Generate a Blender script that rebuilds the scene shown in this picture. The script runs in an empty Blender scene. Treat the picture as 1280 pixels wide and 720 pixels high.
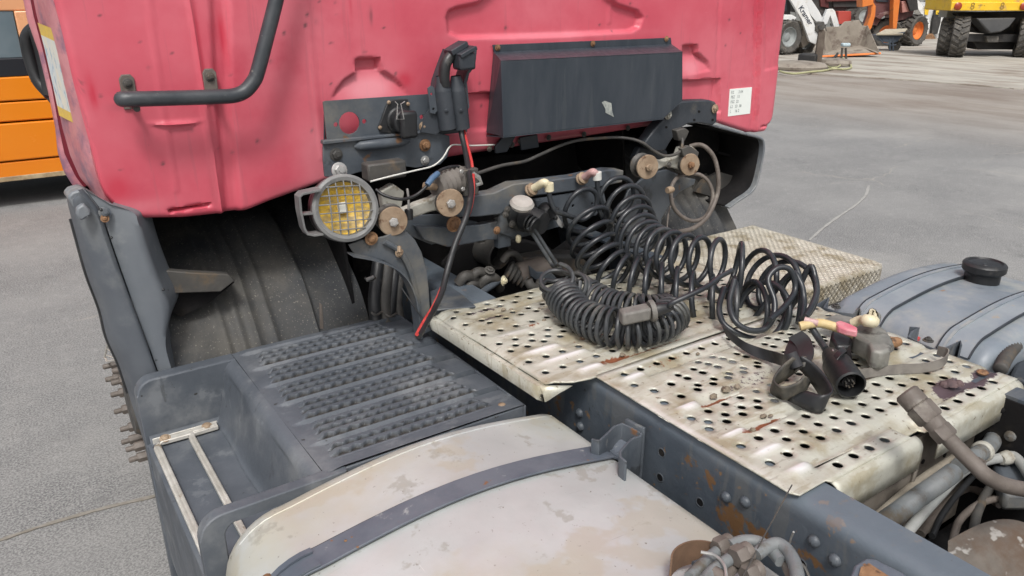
import bpy, bmesh, math, random
import numpy as np
from mathutils import Vector, Matrix
from mathutils.geometry import delaunay_2d_cdt
random.seed(7); rng=np.random.RandomState(5)
SC=bpy.context.scene; COL=SC.collection
R=math.radians; PI=math.pi
# ------------------------------------------------------------------ camera
CZ=1.87; F_=960.; H_=370.; V_=701.
pitch=math.atan(H_/F_); yaw=math.atan(V_/math.hypot(F_,H_))
cam=bpy.data.cameras.new('camera'); co=bpy.data.objects.new('camera',cam); COL.objects.link(co)
cam.sensor_width=36; cam.lens=F_/1280*36; cam.clip_start=.02; cam.clip_end=600
co.location=(0,0,CZ); co.rotation_euler=(PI/2-pitch,0,-yaw); SC.camera=co
# ------------------------------------------------------------------ light
SUN_EL,SUN_AZ=R(56),R(213)      # azimuth clockwise from +Y
w=bpy.data.worlds.new('World'); SC.world=w; w.use_nodes=True
nt=w.node_tree; nt.nodes.clear()
sky=nt.nodes.new('ShaderNodeTexSky'); sky.sky_type='NISHITA'; sky.sun_disc=False
sky.sun_elevation=SUN_EL; sky.sun_rotation=SUN_AZ; sky.air_density=1.0; sky.dust_density=6.0; sky.ozone_density=1.0
hs=nt.nodes.new('ShaderNodeHueSaturation'); hs.inputs['Saturation'].default_value=.38
bg=nt.nodes.new('ShaderNodeBackground'); bg.inputs['Strength'].default_value=.12
ou=nt.nodes.new('ShaderNodeOutputWorld')
nt.links.new(sky.outputs[0],hs.inputs['Color']); nt.links.new(hs.outputs[0],bg.inputs[0]); nt.links.new(bg.outputs[0],ou.inputs[0])
sl=bpy.data.lights.new('sun','SUN'); sl.energy=1.6; sl.angle=R(11); sl.color=(1,.985,.96)
so=bpy.data.objects.new('sun',sl); COL.objects.link(so)
sd=Vector((math.sin(SUN_AZ)*math.cos(SUN_EL),math.cos(SUN_AZ)*math.cos(SUN_EL),math.sin(SUN_EL)))
so.rotation_euler=sd.to_track_quat('Z','Y').to_euler(); so.location=(0,0,8)
vs=SC.view_settings; vs.view_transform='Standard'; vs.look='None'; vs.gamma=1; vs.use_curve_mapping=False; vs.exposure=0.30
# ------------------------------------------------------------------ measuring helpers: photo point + one known coordinate -> place in metres
fw=Vector((math.sin(yaw)*math.cos(pitch),math.cos(yaw)*math.cos(pitch),-math.sin(pitch)))
rt=Vector((math.cos(yaw),-math.sin(yaw),0)); upv=rt.cross(fw)
def at(px,py,x=None,y=None,z=None):
    r=fw*F_+rt*(px-640)+upv*(360-py)
    if x is not None: t=x/r.x
    elif y is not None: t=y/r.y
    else: t=(z-CZ)/r.z
    return Vector((0,0,CZ))+r*t
def mpp(px,py,**k): return (at(px,py,**k)-Vector((0,0,CZ))).dot(fw)/F_
# ------------------------------------------------------------------ materials
MATS={}
def mat(name,c1,c2=None,sc=6,c3=None,sc3=14,t3=.62,w3=.06,c4=None,sc4=60,t4=.68,rough=.6,rvar=.12,metal=0,bump=.15,bsc=60,spec=.5,stretch=None,attr=None,cattr=None,crisp=0,streak=None):
    if name in MATS: return MATS[name]
    m=bpy.data.materials.new(name); m.use_nodes=True; n=m.node_tree; N=n.nodes; L=n.links
    b=N['Principled BSDF']; tc=N.new('ShaderNodeTexCoord'); src=tc.outputs['Object']
    if stretch:
        mp=N.new('ShaderNodeMapping'); mp.inputs['Scale'].default_value=stretch; L.new(src,mp.inputs[0]); ssrc=mp.outputs[0]
    else: ssrc=src
    def noise(s,d=5,ro=.6,v=None):
        q=N.new('ShaderNodeTexNoise'); q.inputs['Scale'].default_value=s; q.inputs['Detail'].default_value=d; q.inputs['Roughness'].default_value=ro; L.new(v or ssrc,q.inputs['Vector']); return q.outputs['Fac']
    def ramp(f,a,c):
        q=N.new('ShaderNodeMapRange'); q.interpolation_type='SMOOTHSTEP'; L.new(f,q.inputs[0]); q.inputs[1].default_value=a; q.inputs[2].default_value=c; return q.outputs[0]
    def mix(f,a,c):
        q=N.new('ShaderNodeMix'); q.data_type='RGBA'
        if isinstance(f,float): q.inputs[0].default_value=f
        else: L.new(f,q.inputs[0])
        for i,v in ((6,a),(7,c)):
            if isinstance(v,tuple): q.inputs[i].default_value=(*v,1)
            else: L.new(v,q.inputs[i])
        return q.outputs[2]
    col=c1
    if c2: col=mix(ramp(noise(sc),.3,.7),c1,c2)
    if c3: col=mix(ramp(noise(sc3,6,.65),t3-w3,t3+w3),col,c3)
    if c4: col=mix(ramp(noise(sc4,3,.5),t4-.03,t4+.03),col,c4)
    for st in (streak or ()):
        mp=N.new('ShaderNodeMapping'); mp.inputs['Scale'].default_value=st[1]; mp.inputs['Rotation'].default_value=st[4] if len(st)>4 else (0,0,0); L.new(src,mp.inputs[0])
        fr_=ramp(noise(1,5,.6,mp.outputs[0]),st[2],st[2]+.05); q=N.new('ShaderNodeMath'); q.operation='MULTIPLY'; L.new(fr_,q.inputs[0]); q.inputs[1].default_value=st[3]; col=mix(q.outputs[0],col,st[0])
    if cattr:
        a=N.new('ShaderNodeAttribute'); a.attribute_name='wear_shading'; s=N.new('ShaderNodeSeparateColor'); L.new(a.outputs['Color'],s.inputs[0])
        for i,cc in enumerate(cattr):
            if cc:
                fc=s.outputs[i]
                if crisp and i!=1:
                    ad=N.new('ShaderNodeMath'); ad.operation='MULTIPLY_ADD'; L.new(noise(crisp,6,.7,src),ad.inputs[0]); ad.inputs[1].default_value=1.5; L.new(fc,ad.inputs[2]); fc=ramp(ad.outputs[0],1.05,1.22)
                col=mix(fc,col,cc)
    if isinstance(col,tuple): b.inputs['Base Color'].default_value=(*col,1)
    else: L.new(col,b.inputs['Base Color'])
    b.inputs['Metallic'].default_value=metal; b.inputs['Specular IOR Level'].default_value=spec
    if rvar:
        q=N.new('ShaderNodeMapRange'); L.new(noise(sc*2.3+3),q.inputs[0]); q.inputs[1].default_value=.3; q.inputs[2].default_value=.7
        q.inputs[3].default_value=max(.05,rough-rvar); q.inputs[4].default_value=min(1,rough+rvar); L.new(q.outputs[0],b.inputs['Roughness'])
    else: b.inputs['Roughness'].default_value=rough
    if bump:
        q=N.new('ShaderNodeBump'); q.inputs['Strength'].default_value=bump; q.inputs['Distance'].default_value=.004; L.new(noise(bsc,5,.6,src),q.inputs['Height']); L.new(q.outputs[0],b.inputs['Normal'])
    MATS[name]=m; return m
def flat(name,c,rough=.5,metal=0,**k): return mat(name,c,rough=rough,metal=metal,rvar=0,bump=0,**k)
M=dict(
 red=mat('faded_red_paint',(.57,.088,.125),(.63,.145,.185),2.6,(.50,.055,.09),1.9,.58,.14,(.13,.05,.05),60,.80,.42,.10,0,.04,25,cattr=[(.52,.03,.06),(.10,.05,.055),(.72,.33,.37)],streak=(((.66,.34,.38),(7,7,190),.71,.5,(0,.35,0)),((.20,.07,.08),(240,240,6),.735,.6,(.0,.2,0)),((.33,.10,.12),(40,40,2.2),.60,.18))),
 redside=mat('weathered_red_paint',(.45,.14,.17),(.58,.25,.27),9,(.26,.13,.19),12,.56,.1,rough=.4,bump=.05),
 redgap=mat('dark_red_gap',(.16,.006,.018),rough=.5),
 redclean=flat('clean_red_paint',(.55,.03,.05),.4),
 steel=mat('blue_grey_chassis_paint',(.055,.066,.080),(.092,.105,.120),7,(.15,.145,.13),5,.60,.12,(.17,.09,.045),16,.70,.48,.14,0,.3,50,streak=(((.03,.032,.034),(11,11,11),.60,.6),((.20,.20,.19),(30,30,30),.68,.45))),
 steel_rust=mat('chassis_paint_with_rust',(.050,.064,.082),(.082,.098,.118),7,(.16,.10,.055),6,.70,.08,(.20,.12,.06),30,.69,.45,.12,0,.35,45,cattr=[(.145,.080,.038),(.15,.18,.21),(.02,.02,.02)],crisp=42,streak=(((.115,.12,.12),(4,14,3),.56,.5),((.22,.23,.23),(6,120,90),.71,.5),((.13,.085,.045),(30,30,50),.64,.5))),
 dark=mat('dark_painted_metal',(.028,.034,.042),(.045,.052,.062),8,(.09,.085,.075),9,.66,.07,rough=.5,bump=.2),
 slate=mat('slate_cover_paint',(.030,.039,.050),(.046,.055,.067),5,(.10,.105,.105),14,.74,.06,(.3,.3,.27),60,.80,.42,.1,0,.08,40,stretch=(3,3,.7),streak=(((.085,.095,.10),(40,40,3),.60,.22),((.2,.2,.19),(9,9,150),.73,.5))),
 black=mat('black_rubber',(.012,.013,.014),(.024,.025,.027),12,(.07,.068,.062),20,.68,.08,rough=.45,bump=.1),
 coil=mat('coil_hose_plastic',(.016,.019,.023),(.030,.034,.039),14,(.075,.078,.078),9,.64,.10,rough=.34,rvar=.1,bump=.06),
 void=mat('underbody_shade',(.007,.007,.008),(.013,.012,.012),6,(.028,.024,.02),12,.66,.08,rough=.9,spec=.2,bump=.3),  # near-black stands in for deep shade under cab and deck
 grime=mat('greasy_grey_metal',(.045,.044,.042),(.085,.08,.072),9,(.12,.09,.06),14,.62,.08,rough=.6,bump=.4),
 coil2=mat('dusty_cable_sheath',(.024,.027,.030),(.046,.050,.054),9,(.11,.11,.10),11,.60,.12,rough=.42,rvar=.1,bump=.08),
 liner=mat('dusty_fender_liner',(.026,.029,.033),(.046,.048,.050),5,(.085,.080,.070),3.2,.56,.14,(.16,.15,.13),170,.66,.75,.1,0,.35,90),
 fender=mat('worn_fender_plastic',(.125,.14,.158),(.175,.19,.205),3,(.28,.285,.275),4.5,.60,.10,(.05,.055,.06),40,.74,.50,.12,0,.10,50,streak=(((.27,.275,.27),(9,9,3),.58,.4),((.09,.095,.10),(18,18,18),.66,.5))),
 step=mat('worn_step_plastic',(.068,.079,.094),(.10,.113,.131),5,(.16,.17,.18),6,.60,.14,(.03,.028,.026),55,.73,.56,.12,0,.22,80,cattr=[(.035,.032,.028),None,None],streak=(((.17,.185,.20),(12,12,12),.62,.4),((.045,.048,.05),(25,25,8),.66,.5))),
 deck=mat('dirty_aluminium_plate',(.475,.472,.405),(.585,.58,.505),9,(.35,.31,.215),6,.555,.11,(.22,.19,.14),55,.69,.50,.16,.28,.22,120,cattr=[(.24,.085,.04),(.84,.84,.84),(.10,.07,.08)],crisp=70,streak=(((.30,.27,.21),(16,60,16),.60,.55),((.70,.70,.68),(9,170,9),.68,.5,(0,0,.3)),((.20,.17,.13),(70,70,70),.67,.6),((.34,.30,.20),(5,24,5),.56,.5))),
 tank=mat('oxidised_aluminium_tank',(.45,.468,.46),(.575,.592,.585),2.6,(.49,.47,.385),1.7,.55,.14,(.19,.17,.14),95,.735,.48,.14,.30,.10,60,streak=(((.27,.26,.24),(5,190,5),.70,.6,(0,0,.5)),((.75,.75,.73),(150,6,6),.71,.5,(0,0,-.35)),((.30,.28,.235),(9,9,9),.59,.5),((.46,.40,.28),(3.2,3.2,3.2),.53,.4),((.20,.18,.15),(60,60,60),.66,.6),((.20,.19,.17),(26,26,26),.70,.6))),
 tankblue=mat('blue_grey_tank_paint',(.165,.195,.225),(.215,.245,.275),6,(.31,.315,.30),5,.58,.12,(.26,.16,.09),26,.72,.46,.12,0,.14,60,streak=(((.12,.14,.16),(9,9,9),.62,.5),((.36,.37,.36),(4,60,4),.68,.4),((.27,.20,.13),(22,40,22),.68,.6))),
 strap=mat('painted_steel_strap',(.085,.10,.125),(.125,.14,.165),12,(.30,.31,.31),26,.66,.05,(.2,.1,.05),40,.71,.4,.1,0,.2,60),
 tread=mat('checker_plate_aluminium',(.40,.37,.30),(.52,.49,.42),10,(.28,.24,.165),12,.56,.1,rough=.55,metal=.2,bump=.35,bsc=90),
 alu=mat('weathered_aluminium_trim',(.50,.48,.43),(.66,.64,.59),18,(.28,.22,.15),40,.64,.06,rough=.4,metal=.35,bump=.15),
 rust=mat('rusty_steel',(.17,.085,.04),(.29,.165,.085),22,(.09,.05,.03),40,.6,.06,rough=.8,bump=.5),
 rustlite=mat('tan_rusty_washer',(.22,.155,.10),(.32,.24,.165),22,(.13,.07,.04),40,.62,.06,rough=.75,bump=.4),
 zinc=mat('zinc_bolt',(.34,.34,.33),(.46,.45,.43),30,(.2,.15,.1),40,.66,.05,rough=.4,metal=.5,bump=.1),
 greyarm=mat('dusty_grey_arm',(.30,.295,.26),(.42,.41,.36),14,(.17,.14,.10),20,.6,.08,rough=.7,bump=.3),
 brownhose=mat('dusty_brown_fitting',(.105,.088,.075),(.155,.132,.115),16,(.22,.2,.17),14,.66,.07,rough=.62,bump=.35),
 greyhose=mat('dusty_grey_hose',(.13,.145,.155),(.20,.21,.21),11,(.11,.095,.075),14,.6,.08,rough=.5,bump=.15),
 lamp=mat('grey_lamp_plastic',(.135,.138,.138),(.19,.19,.185),18,(.26,.25,.23),30,.64,.06,rough=.55,bump=.2),
 yellow=mat('yellow_reflector',(.62,.38,.03),(.75,.50,.05),30,(.33,.24,.10),18,.52,.12,rough=.35,bump=.5,bsc=120,stretch=(1,1,4)),
 cream=mat('cream_plastic',(.60,.54,.36),(.68,.63,.46),20,rough=.5,bump=.1),
 tape=mat('yellow_wrapped_tape',(.50,.38,.17),(.60,.48,.27),30,(.26,.2,.1),30,.62,.06,rough=.6,bump=.3),
 pinkfit=mat('faded_pink_fitting',(.42,.24,.23),(.52,.38,.36),30,rough=.55,bump=.1),
 redline=mat('red_cable_sheath',(.42,.03,.03),(.52,.07,.06),30,rough=.4,bump=.05),
 white=flat('white_line',(.62,.62,.58),.5), paper=flat('white_sticker',(.80,.84,.80),.5), ink=flat('faded_ink',(.22,.25,.25),.7),
)
# ------------------------------------------------------------------ mesh builder
class MB:
    def __init__(s): s.v=[]; s.f=[]
    def add(s,v,f):
        o=len(s.v); s.v+= [tuple(p) for p in v]; s.f+=[tuple(i+o for i in q) for q in f]; return s
    def box(s,c,d,rz=0,m=None):
        a,b,e=d[0]/2,d[1]/2,d[2]/2; P=[Vector((x*a,y*b,z*e)) for x in(-1,1) for y in(-1,1) for z in(-1,1)]
        Q=m if m is not None else Matrix.Rotation(rz,3,'Z'); c=Vector(c)
        return s.add([c+Q@p for p in P],[(0,1,3,2),(4,6,7,5),(0,4,5,1),(2,3,7,6),(0,2,6,4),(1,5,7,3)])
    def ring(s,c,u,w,r,n): return [c+u*(math.cos(2*PI*i/n)*r)+w*(math.sin(2*PI*i/n)*r) for i in range(n)]
    def lathe(s,prof,o,ax,n=20,cap=True,hexa=False):
        o=Vector(o); ax=Vector(ax).normalized(); u=ax.orthogonal().normalized(); w=ax.cross(u)
        vs=[]; fs=[]
        for r,h in prof: vs+=s.ring(o+ax*h,u,w,max(r,1e-5),n)
        for k in range(len(prof)-1):
            for i in range(n): j=(i+1)%n; fs.append((k*n+i,k*n+j,(k+1)*n+j,(k+1)*n+i))
        if cap: fs.append(tuple(range(n))[::-1]); fs.append(tuple((len(prof)-1)*n+i for i in range(n)))
        return s.add(vs,fs)
    def cyl(s,a,b,r0,r1=None,n=16,cap=True):
        a=Vector(a);b=Vector(b); return s.lathe([(r0,0),(r0 if r1 is None else r1,(b-a).length)],a,b-a,n,cap)
    def tube(s,pts,r,n=8,closed=False,sq=None):
        pts=[Vector(p) for p in pts]; m=len(pts); T=[]
        for i in range(m):
            a=pts[i-1] if (i or closed) else pts[0]; b=pts[(i+1)%m] if (i<m-1 or closed) else pts[-1]; t=(b-a); T.append(t.normalized() if t.length>1e-9 else Vector((0,0,1)))
        u=T[0].orthogonal().normalized(); vs=[]; fs=[]
        for i in range(m):
            u=(u-T[i]*u.dot(T[i])).normalized(); w=T[i].cross(u); rr=r[i] if hasattr(r,'__len__') else r
            vs+=s.ring(pts[i],u,w,rr,n)
        for k in range(m if closed else m-1):
            for i in range(n): j=(i+1)%n; q=(k+1)%m; fs.append((k*n+i,k*n+j,q*n+j,q*n+i))
        if not closed: fs.append(tuple(range(n))[::-1]); fs.append(tuple((m-1)*n+i for i in range(n)))
        return s.add(vs,fs)
    def prism(s,pts,vec):
        pts=[Vector(p) for p in pts]; vec=Vector(vec); n=len(pts)
        return s.add(pts+[p+vec for p in pts],[tuple(range(n)),tuple(range(2*n-1,n-1,-1))]+[(i,i+n,(i+1)%n+n,(i+1)%n) for i in range(n)])
    def ribbon(s,pts,wv,th,widths=None):   # flat band: wv width vector (or list), th thickness
        pts=[Vector(p) for p in pts]; m=len(pts); vs=[]; fs=[]
        for i,p in enumerate(pts):
            W=Vector(wv[i]) if isinstance(wv,list) else Vector(wv); t=(pts[min(i+1,m-1)]-pts[max(i-1,0)]).normalized(); nn=t.cross(W).normalized()*th/2; W=W/2
            vs+=[p-W-nn,p+W-nn,p+W+nn,p-W+nn]
        for k in range(m-1):
            for i in range(4): j=(i+1)%4; fs.append((k*4+i,k*4+j,k*4+4+j,k*4+4+i))
        fs+=[(3,2,1,0),tuple((m-1)*4+i for i in range(4))]
        return s.add(vs,fs)
    def grid(s,P):   # P: rows of points
        a=len(P); b=len(P[0]); return s.add([p for r in P for p in r],[(i*b+j,i*b+j+1,(i+1)*b+j+1,(i+1)*b+j) for i in range(a-1) for j in range(b-1)])
    def build(s,name,m,parent=None,smooth=True,bevel=0,ang=38,solid=0,label=None,kind=None,fix=True):
        me=bpy.data.meshes.new(name); me.from_pydata(s.v,[],s.f); me.update()
        if fix:
            b=bmesh.new(); b.from_mesh(me); bmesh.ops.recalc_face_normals(b,faces=b.faces); b.to_mesh(me); b.free()
        if smooth: me.shade_smooth(); me.set_sharp_from_angle(angle=R(ang))
        me.materials.append(M[m] if isinstance(m,str) else m)
        o=bpy.data.objects.new(name,me); COL.objects.link(o)
        if parent is not None: o.parent=parent; o.matrix_parent_inverse=world_inv(parent)
        if solid: q=o.modifiers.new('thickness','SOLIDIFY'); q.thickness=solid; q.offset=-1
        if bevel: q=o.modifiers.new('bevel','BEVEL'); q.width=bevel; q.segments=2; q.limit_method='ANGLE'; q.angle_limit=R(35); q.harden_normals=False
        if label: o['label']=label
        if kind: o['kind']=kind
        return o
def world_inv(o):
    m=Matrix.Translation(o.location) if o.type=='EMPTY' else Matrix.Identity(4)
    return m.inverted()
def thing(name,loc,label,cat,group=None):
    o=bpy.data.objects.new(name,None); COL.objects.link(o); o.location=loc; o['label']=label; o['category']=cat; o.empty_display_size=.1
    if group: o['group']=group
    return o
def tag(o,label,cat,group=None):
    o['label']=label; o['category']=cat
    if group: o['group']=group
    return o
def spl(ctrl,n=8,closed=False):    # Catmull-Rom through control points
    c=[Vector(p) for p in ctrl]; m=len(c); out=[]
    for i in range(m if closed else m-1):
        p0=c[i-1] if (i or closed) else c[0]*2-c[1]; p1=c[i]; p2=c[(i+1)%m]; p3=c[(i+2)%m] if (i+2<m or closed) else c[-1]*2-c[-2]
        for k in range(n):
            t=k/n; out.append(.5*((2*p1)+(p2-p0)*t+(2*p0-5*p1+4*p2-p3)*t*t+(3*p1-p0-3*p2+p3)*t**3))
    if not closed: out.append(c[-1])
    return out
def sheet2d(outer,holes,step=None,hn=16):  # flat sheet with real round holes; holes (u,v,r) or point lists
    vs=[];es=[]
    def loop(P):
        o=len(vs); n=len(P); vs.extend([Vector(p) for p in P]); es.extend([(o+i,o+(i+1)%n) for i in range(n)])
    def dens(P):
        if not step: return P
        out=[]
        for i,p in enumerate(P):
            q=P[(i+1)%len(P)]; d=math.hypot(q[0]-p[0],q[1]-p[1]); k=max(1,int(d/step))
            out+=[(p[0]+(q[0]-p[0])*j/k,p[1]+(q[1]-p[1])*j/k) for j in range(k)]
        return out
    loop(dens(outer)); H=[]
    for h in holes:
        if len(h)==3 and not hasattr(h[0],'__len__'): P=[(h[0]+h[2]*math.cos(2*PI*i/hn),h[1]+h[2]*math.sin(2*PI*i/hn)) for i in range(hn)]
        else: P=h
        H.append(P); loop(P)
    def inside(p,P):
        c=False; j=len(P)-1
        for i in range(len(P)):
            if (P[i][1]>p[1])!=(P[j][1]>p[1]) and p[0]<(P[j][0]-P[i][0])*(p[1]-P[i][1])/(P[j][1]-P[i][1])+P[i][0]: c=not c
            j=i
        return c
    HB=[(min(p[0] for p in P),max(p[0] for p in P),min(p[1] for p in P),max(p[1] for p in P),P) for P in H]
    def inhole(p,e=0): return any(b[0]-e<p[0]<b[1]+e and b[2]-e<p[1]<b[3]+e and (e or inside(p,b[4])) for b in HB)
    if step:
        x0,x1=min(p[0] for p in outer),max(p[0] for p in outer); y0,y1=min(p[1] for p in outer),max(p[1] for p in outer)
        for i in range(1,int((x1-x0)/step)):
            for j in range(1,int((y1-y0)/step)):
                p=(x0+i*step,y0+j*step)
                if inside(p,outer) and not inhole(p,step*.25): vs.append(Vector(p))
    V,E,Fc,*_=delaunay_2d_cdt(vs,es,[],0,1e-6)
    out=[]
    for f in Fc:
        c=(sum(V[i][0] for i in f)/len(f),sum(V[i][1] for i in f)/len(f))
        if inside(c,outer) and not inhole(c): out.append(tuple(f))
    return V,out
def plate(name,pts,y,th,m,parent,holes=(),bevel=.002,label=None,zoff=0):  # sheet part standing in a lateral plane
    P=[at(px,py,y=y) for px,py in pts]
    if not holes: return MB().prism(P,(0,th,0)).build(name,m,parent,bevel=bevel,label=label)
    hh=[]
    for px,py,r in holes: c=at(px,py,y=y); hh.append((c.x,c.z,r*mpp(px,py,y=y)*.92))
    V,Fs=sheet2d([(p.x,p.z) for p in P],hh)
    return MB().add([(v[0],y,v[1]) for v in V],Fs).build(name,m,parent,solid=th,label=label,smooth=False)
def bolt(c,ax,r,m,parent,washer=True,h=None,name='bolt',head='hex'):
    b=MB(); c=Vector(c); ax=Vector(ax).normalized(); h=h or r*.75
    if washer: b.lathe([(r*1.45,0),(r*1.45,r*.18),(r*1.3,r*.24)],c,ax,16)
    if head=='hex': b.lathe([(r,r*.2),(r,h),(r*.85,h+r*.12)],c,ax,6); b.lathe([(r*.45,h),(r*.45,h+r*.45)],c,ax,8)
    else: b.lathe([(r,0),(r*.95,r*.35),(r*.72,r*.65),(r*.35,r*.82),(.001,r*.87)],c,ax,14,cap=False)
    return b.build(name,m,parent)
def coilpts(axis,rad,turns,per=18,up=(0,0,1),ph=0,sq=1.0,wob=0):
    A=[Vector(p) for p in axis]; L=[0]
    for i in range(1,len(A)): L.append(L[-1]+(A[i]-A[i-1]).length)
    n=int(turns*per); out=[]; u=None
    tp=sorted(turnpos) if False else None
    for k in range(n+1):
        s=L[-1]*k/n; i=max(0,min(len(A)-2,next((j for j in range(len(L)-1) if L[j+1]>=s),len(A)-2)))
        f=(s-L[i])/max(1e-9,L[i+1]-L[i]); p=A[i].lerp(A[i+1],f); a=max(0,i-1); b=min(len(A)-1,i+2); t=(A[b]-A[a]).normalized()
        if u is None: u=(Vector(up)-t*Vector(up).dot(t)).normalized()
        u=(u-t*u.dot(t)).normalized(); w_=t.cross(u); r=rad(k/n) if callable(rad) else rad
        if wob: r*=1+wob*math.sin(k/per*2.3+1)
        a=2*PI*k/per+ph; out.append(p+u*math.cos(a)*r+w_*math.sin(a)*r*sq)
    return out
# ================================================================== GROUND
def ground_mat():
    m=bpy.data.materials.new('yard_asphalt'); m.use_nodes=True; n=m.node_tree; N=n.nodes; L=n.links; b=N['Principled BSDF']
    tc=N.new('ShaderNodeTexCoord'); O=tc.outputs['Object']
    def noise(s,d=4,ro=.6,st=None):
        q=N.new('ShaderNodeTexNoise'); q.inputs['Scale'].default_value=s; q.inputs['Detail'].default_value=d; q.inputs['Roughness'].default_value=ro
        if st: mp=N.new('ShaderNodeMapping'); mp.inputs['Scale'].default_value=st; mp.inputs['Rotation'].default_value=(0,0,R(12)); L.new(O,mp.inputs[0]); L.new(mp.outputs[0],q.inputs['Vector'])
        else: L.new(O,q.inputs['Vector'])
        return q.outputs['Fac']
    def ramp(f,a,c):
        q=N.new('ShaderNodeMapRange'); q.interpolation_type='SMOOTHSTEP'; L.new(f,q.inputs[0]); q.inputs[1].default_value=a; q.inputs[2].default_value=c; return q.outputs[0]
    def mix(f,a,c):
        q=N.new('ShaderNodeMix'); q.data_type='RGBA'
        if isinstance(f,float): q.inputs[0].default_value=f
        else: L.new(f,q.inputs[0])
        for i,v in ((6,a),(7,c)):
            if isinstance(v,tuple): q.inputs[i].default_value=(*v,1)
            else: L.new(v,q.inputs[i])
        return q.outputs[2]
    def mul(a,c):
        q=N.new('ShaderNodeMath'); q.operation='MULTIPLY'; L.new(a,q.inputs[0])
        if isinstance(c,float): q.inputs[1].default_value=c
        else: L.new(c,q.inputs[1])
        return q.outputs[0]
    col=mix(ramp(noise(110,3,.7),.38,.62),(.100,.100,.102),(.29,.287,.28))
    col=mix(mul(ramp(noise(.7,5,.6),.35,.65),.45),col,(.30,.295,.285))
    col=mix(mul(ramp(noise(.9,6,.65,(.6,1.2,1)),.50,.74),.45),col,(.155,.155,.158))
    col=mix(mul(ramp(noise(230,3,.6),.62,.68),.8),col,(.52,.52,.50))
    col=mix(mul(ramp(noise(60,3,.6),.62,.70),.45),col,(.075,.075,.075))
    col=mix(mul(ramp(noise(2.6,6,.7),.56,.74),.55),col,(.13,.13,.13))
    col=mix(mul(ramp(noise(14,6,.7),.50,.75),.45),col,(.36,.355,.34))
    col=mix(mul(ramp(noise(.45,5,.6),.52,.66),.35),col,(.37,.36,.34))
    v=N.new('ShaderNodeTexVoronoi'); v.feature='DISTANCE_TO_EDGE'; v.inputs['Scale'].default_value=.33; v.inputs['Randomness'].default_value=1
    wv=N.new('ShaderNodeVectorMath'); wv.operation='ADD'; nz=N.new('ShaderNodeTexNoise'); nz.inputs['Scale'].default_value=2.2; nz.inputs['Detail'].default_value=6; L.new(O,nz.inputs['Vector'])
    sc=N.new('ShaderNodeVectorMath'); sc.operation='SCALE'; sc.inputs['Scale'].default_value=.5; L.new(nz.outputs['Color'],sc.inputs[0]); L.new(O,wv.inputs[0]); L.new(sc.outputs[0],wv.inputs[1]); L.new(wv.outputs[0],v.inputs['Vector'])
    q=N.new('ShaderNodeMapRange'); L.new(v.outputs['Distance'],q.inputs[0]); q.inputs[1].default_value=.0015; q.inputs[2].default_value=.004; q.inputs[3].default_value=1; q.inputs[4].default_value=0
    col=mix(mul(mul(q.outputs[0],ramp(noise(.6,2),.48,.56)),.55),col,(.33,.31,.27))
    # brown dirt band beside the concrete apron
    sx=N.new('ShaderNodeSeparateXYZ'); L.new(O,sx.inputs[0])
    def lin(a):  # distance along the direction across the band
        q1=N.new('ShaderNodeMath'); q1.operation='MULTIPLY'; q1.inputs[1].default_value=.2; L.new(sx.outputs['Y'],q1.inputs[0])
        q2=N.new('ShaderNodeMath'); q2.operation='ADD'; L.new(sx.outputs['X'],q2.inputs[0]); L.new(q1.outputs[0],q2.inputs[1]); return q2.outputs[0]
    d=lin(0); s1=N.new('ShaderNodeMapRange'); s1.interpolation_type='SMOOTHSTEP'; L.new(d,s1.inputs[0]); s1.inputs[1].default_value=10.5; s1.inputs[2].default_value=16.0
    st=ramp(noise(1.1,7,.68,(1,.32,1)),.36,.66)
    col=mix(mul(s1.outputs[0],.75),col,mix(st,(.32,.285,.245),(.20,.155,.12)))
    L.new(col,b.inputs['Base Color']); b.inputs['Roughness'].default_value=.9
    bp=N.new('ShaderNodeBump'); bp.inputs['Strength'].default_value=.22; bp.inputs['Distance'].default_value=.004; L.new(noise(160,4,.65),bp.inputs['Height']); L.new(bp.outputs[0],b.inputs['Normal'])
    return m
GM=ground_mat()
g=MB(); g.add([(-250,-250,0),(250,-250,0),(250,250,0),(-250,250,0)],[(0,1,2,3)]).build('ground',GM,None,kind='structure',smooth=False,fix=False)
slab_m=mat('dusty_concrete_apron',(.33,.31,.27),(.45,.425,.375),1.2,(.22,.18,.145),2.2,.56,.10,(.2,.17,.14),26,.7,.9,0,0,.5,20,stretch=(.8,.18,1))
edge=[at(x,y,z=0) for x,y in ((930,86),(975,91),(1040,95),(1100,99),(1160,103),(1220,108),(1285,113))]
a=edge[0]+(edge[0]-edge[1])*30; z=edge[-1]+(edge[-1]-edge[-2])*12
E2=[a]+edge+[z]
dn=[Vector((p.x+.03*math.sin(i*.7),p.y,.035)) for i,p in enumerate(spl(E2[1:-1],6))]
top=[Vector((a.x,a.y,.035))]+dn+[Vector((z.x,z.y,.035))]
far=[Vector((120,z.y,.035)),Vector((120,a.y,.035))]
MB().prism([Vector((p.x,p.y,-.02)) for p in top+far],(0,0,.055)).build('concrete_apron',slab_m,None,kind='structure',smooth=False,bevel=.01)
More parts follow.
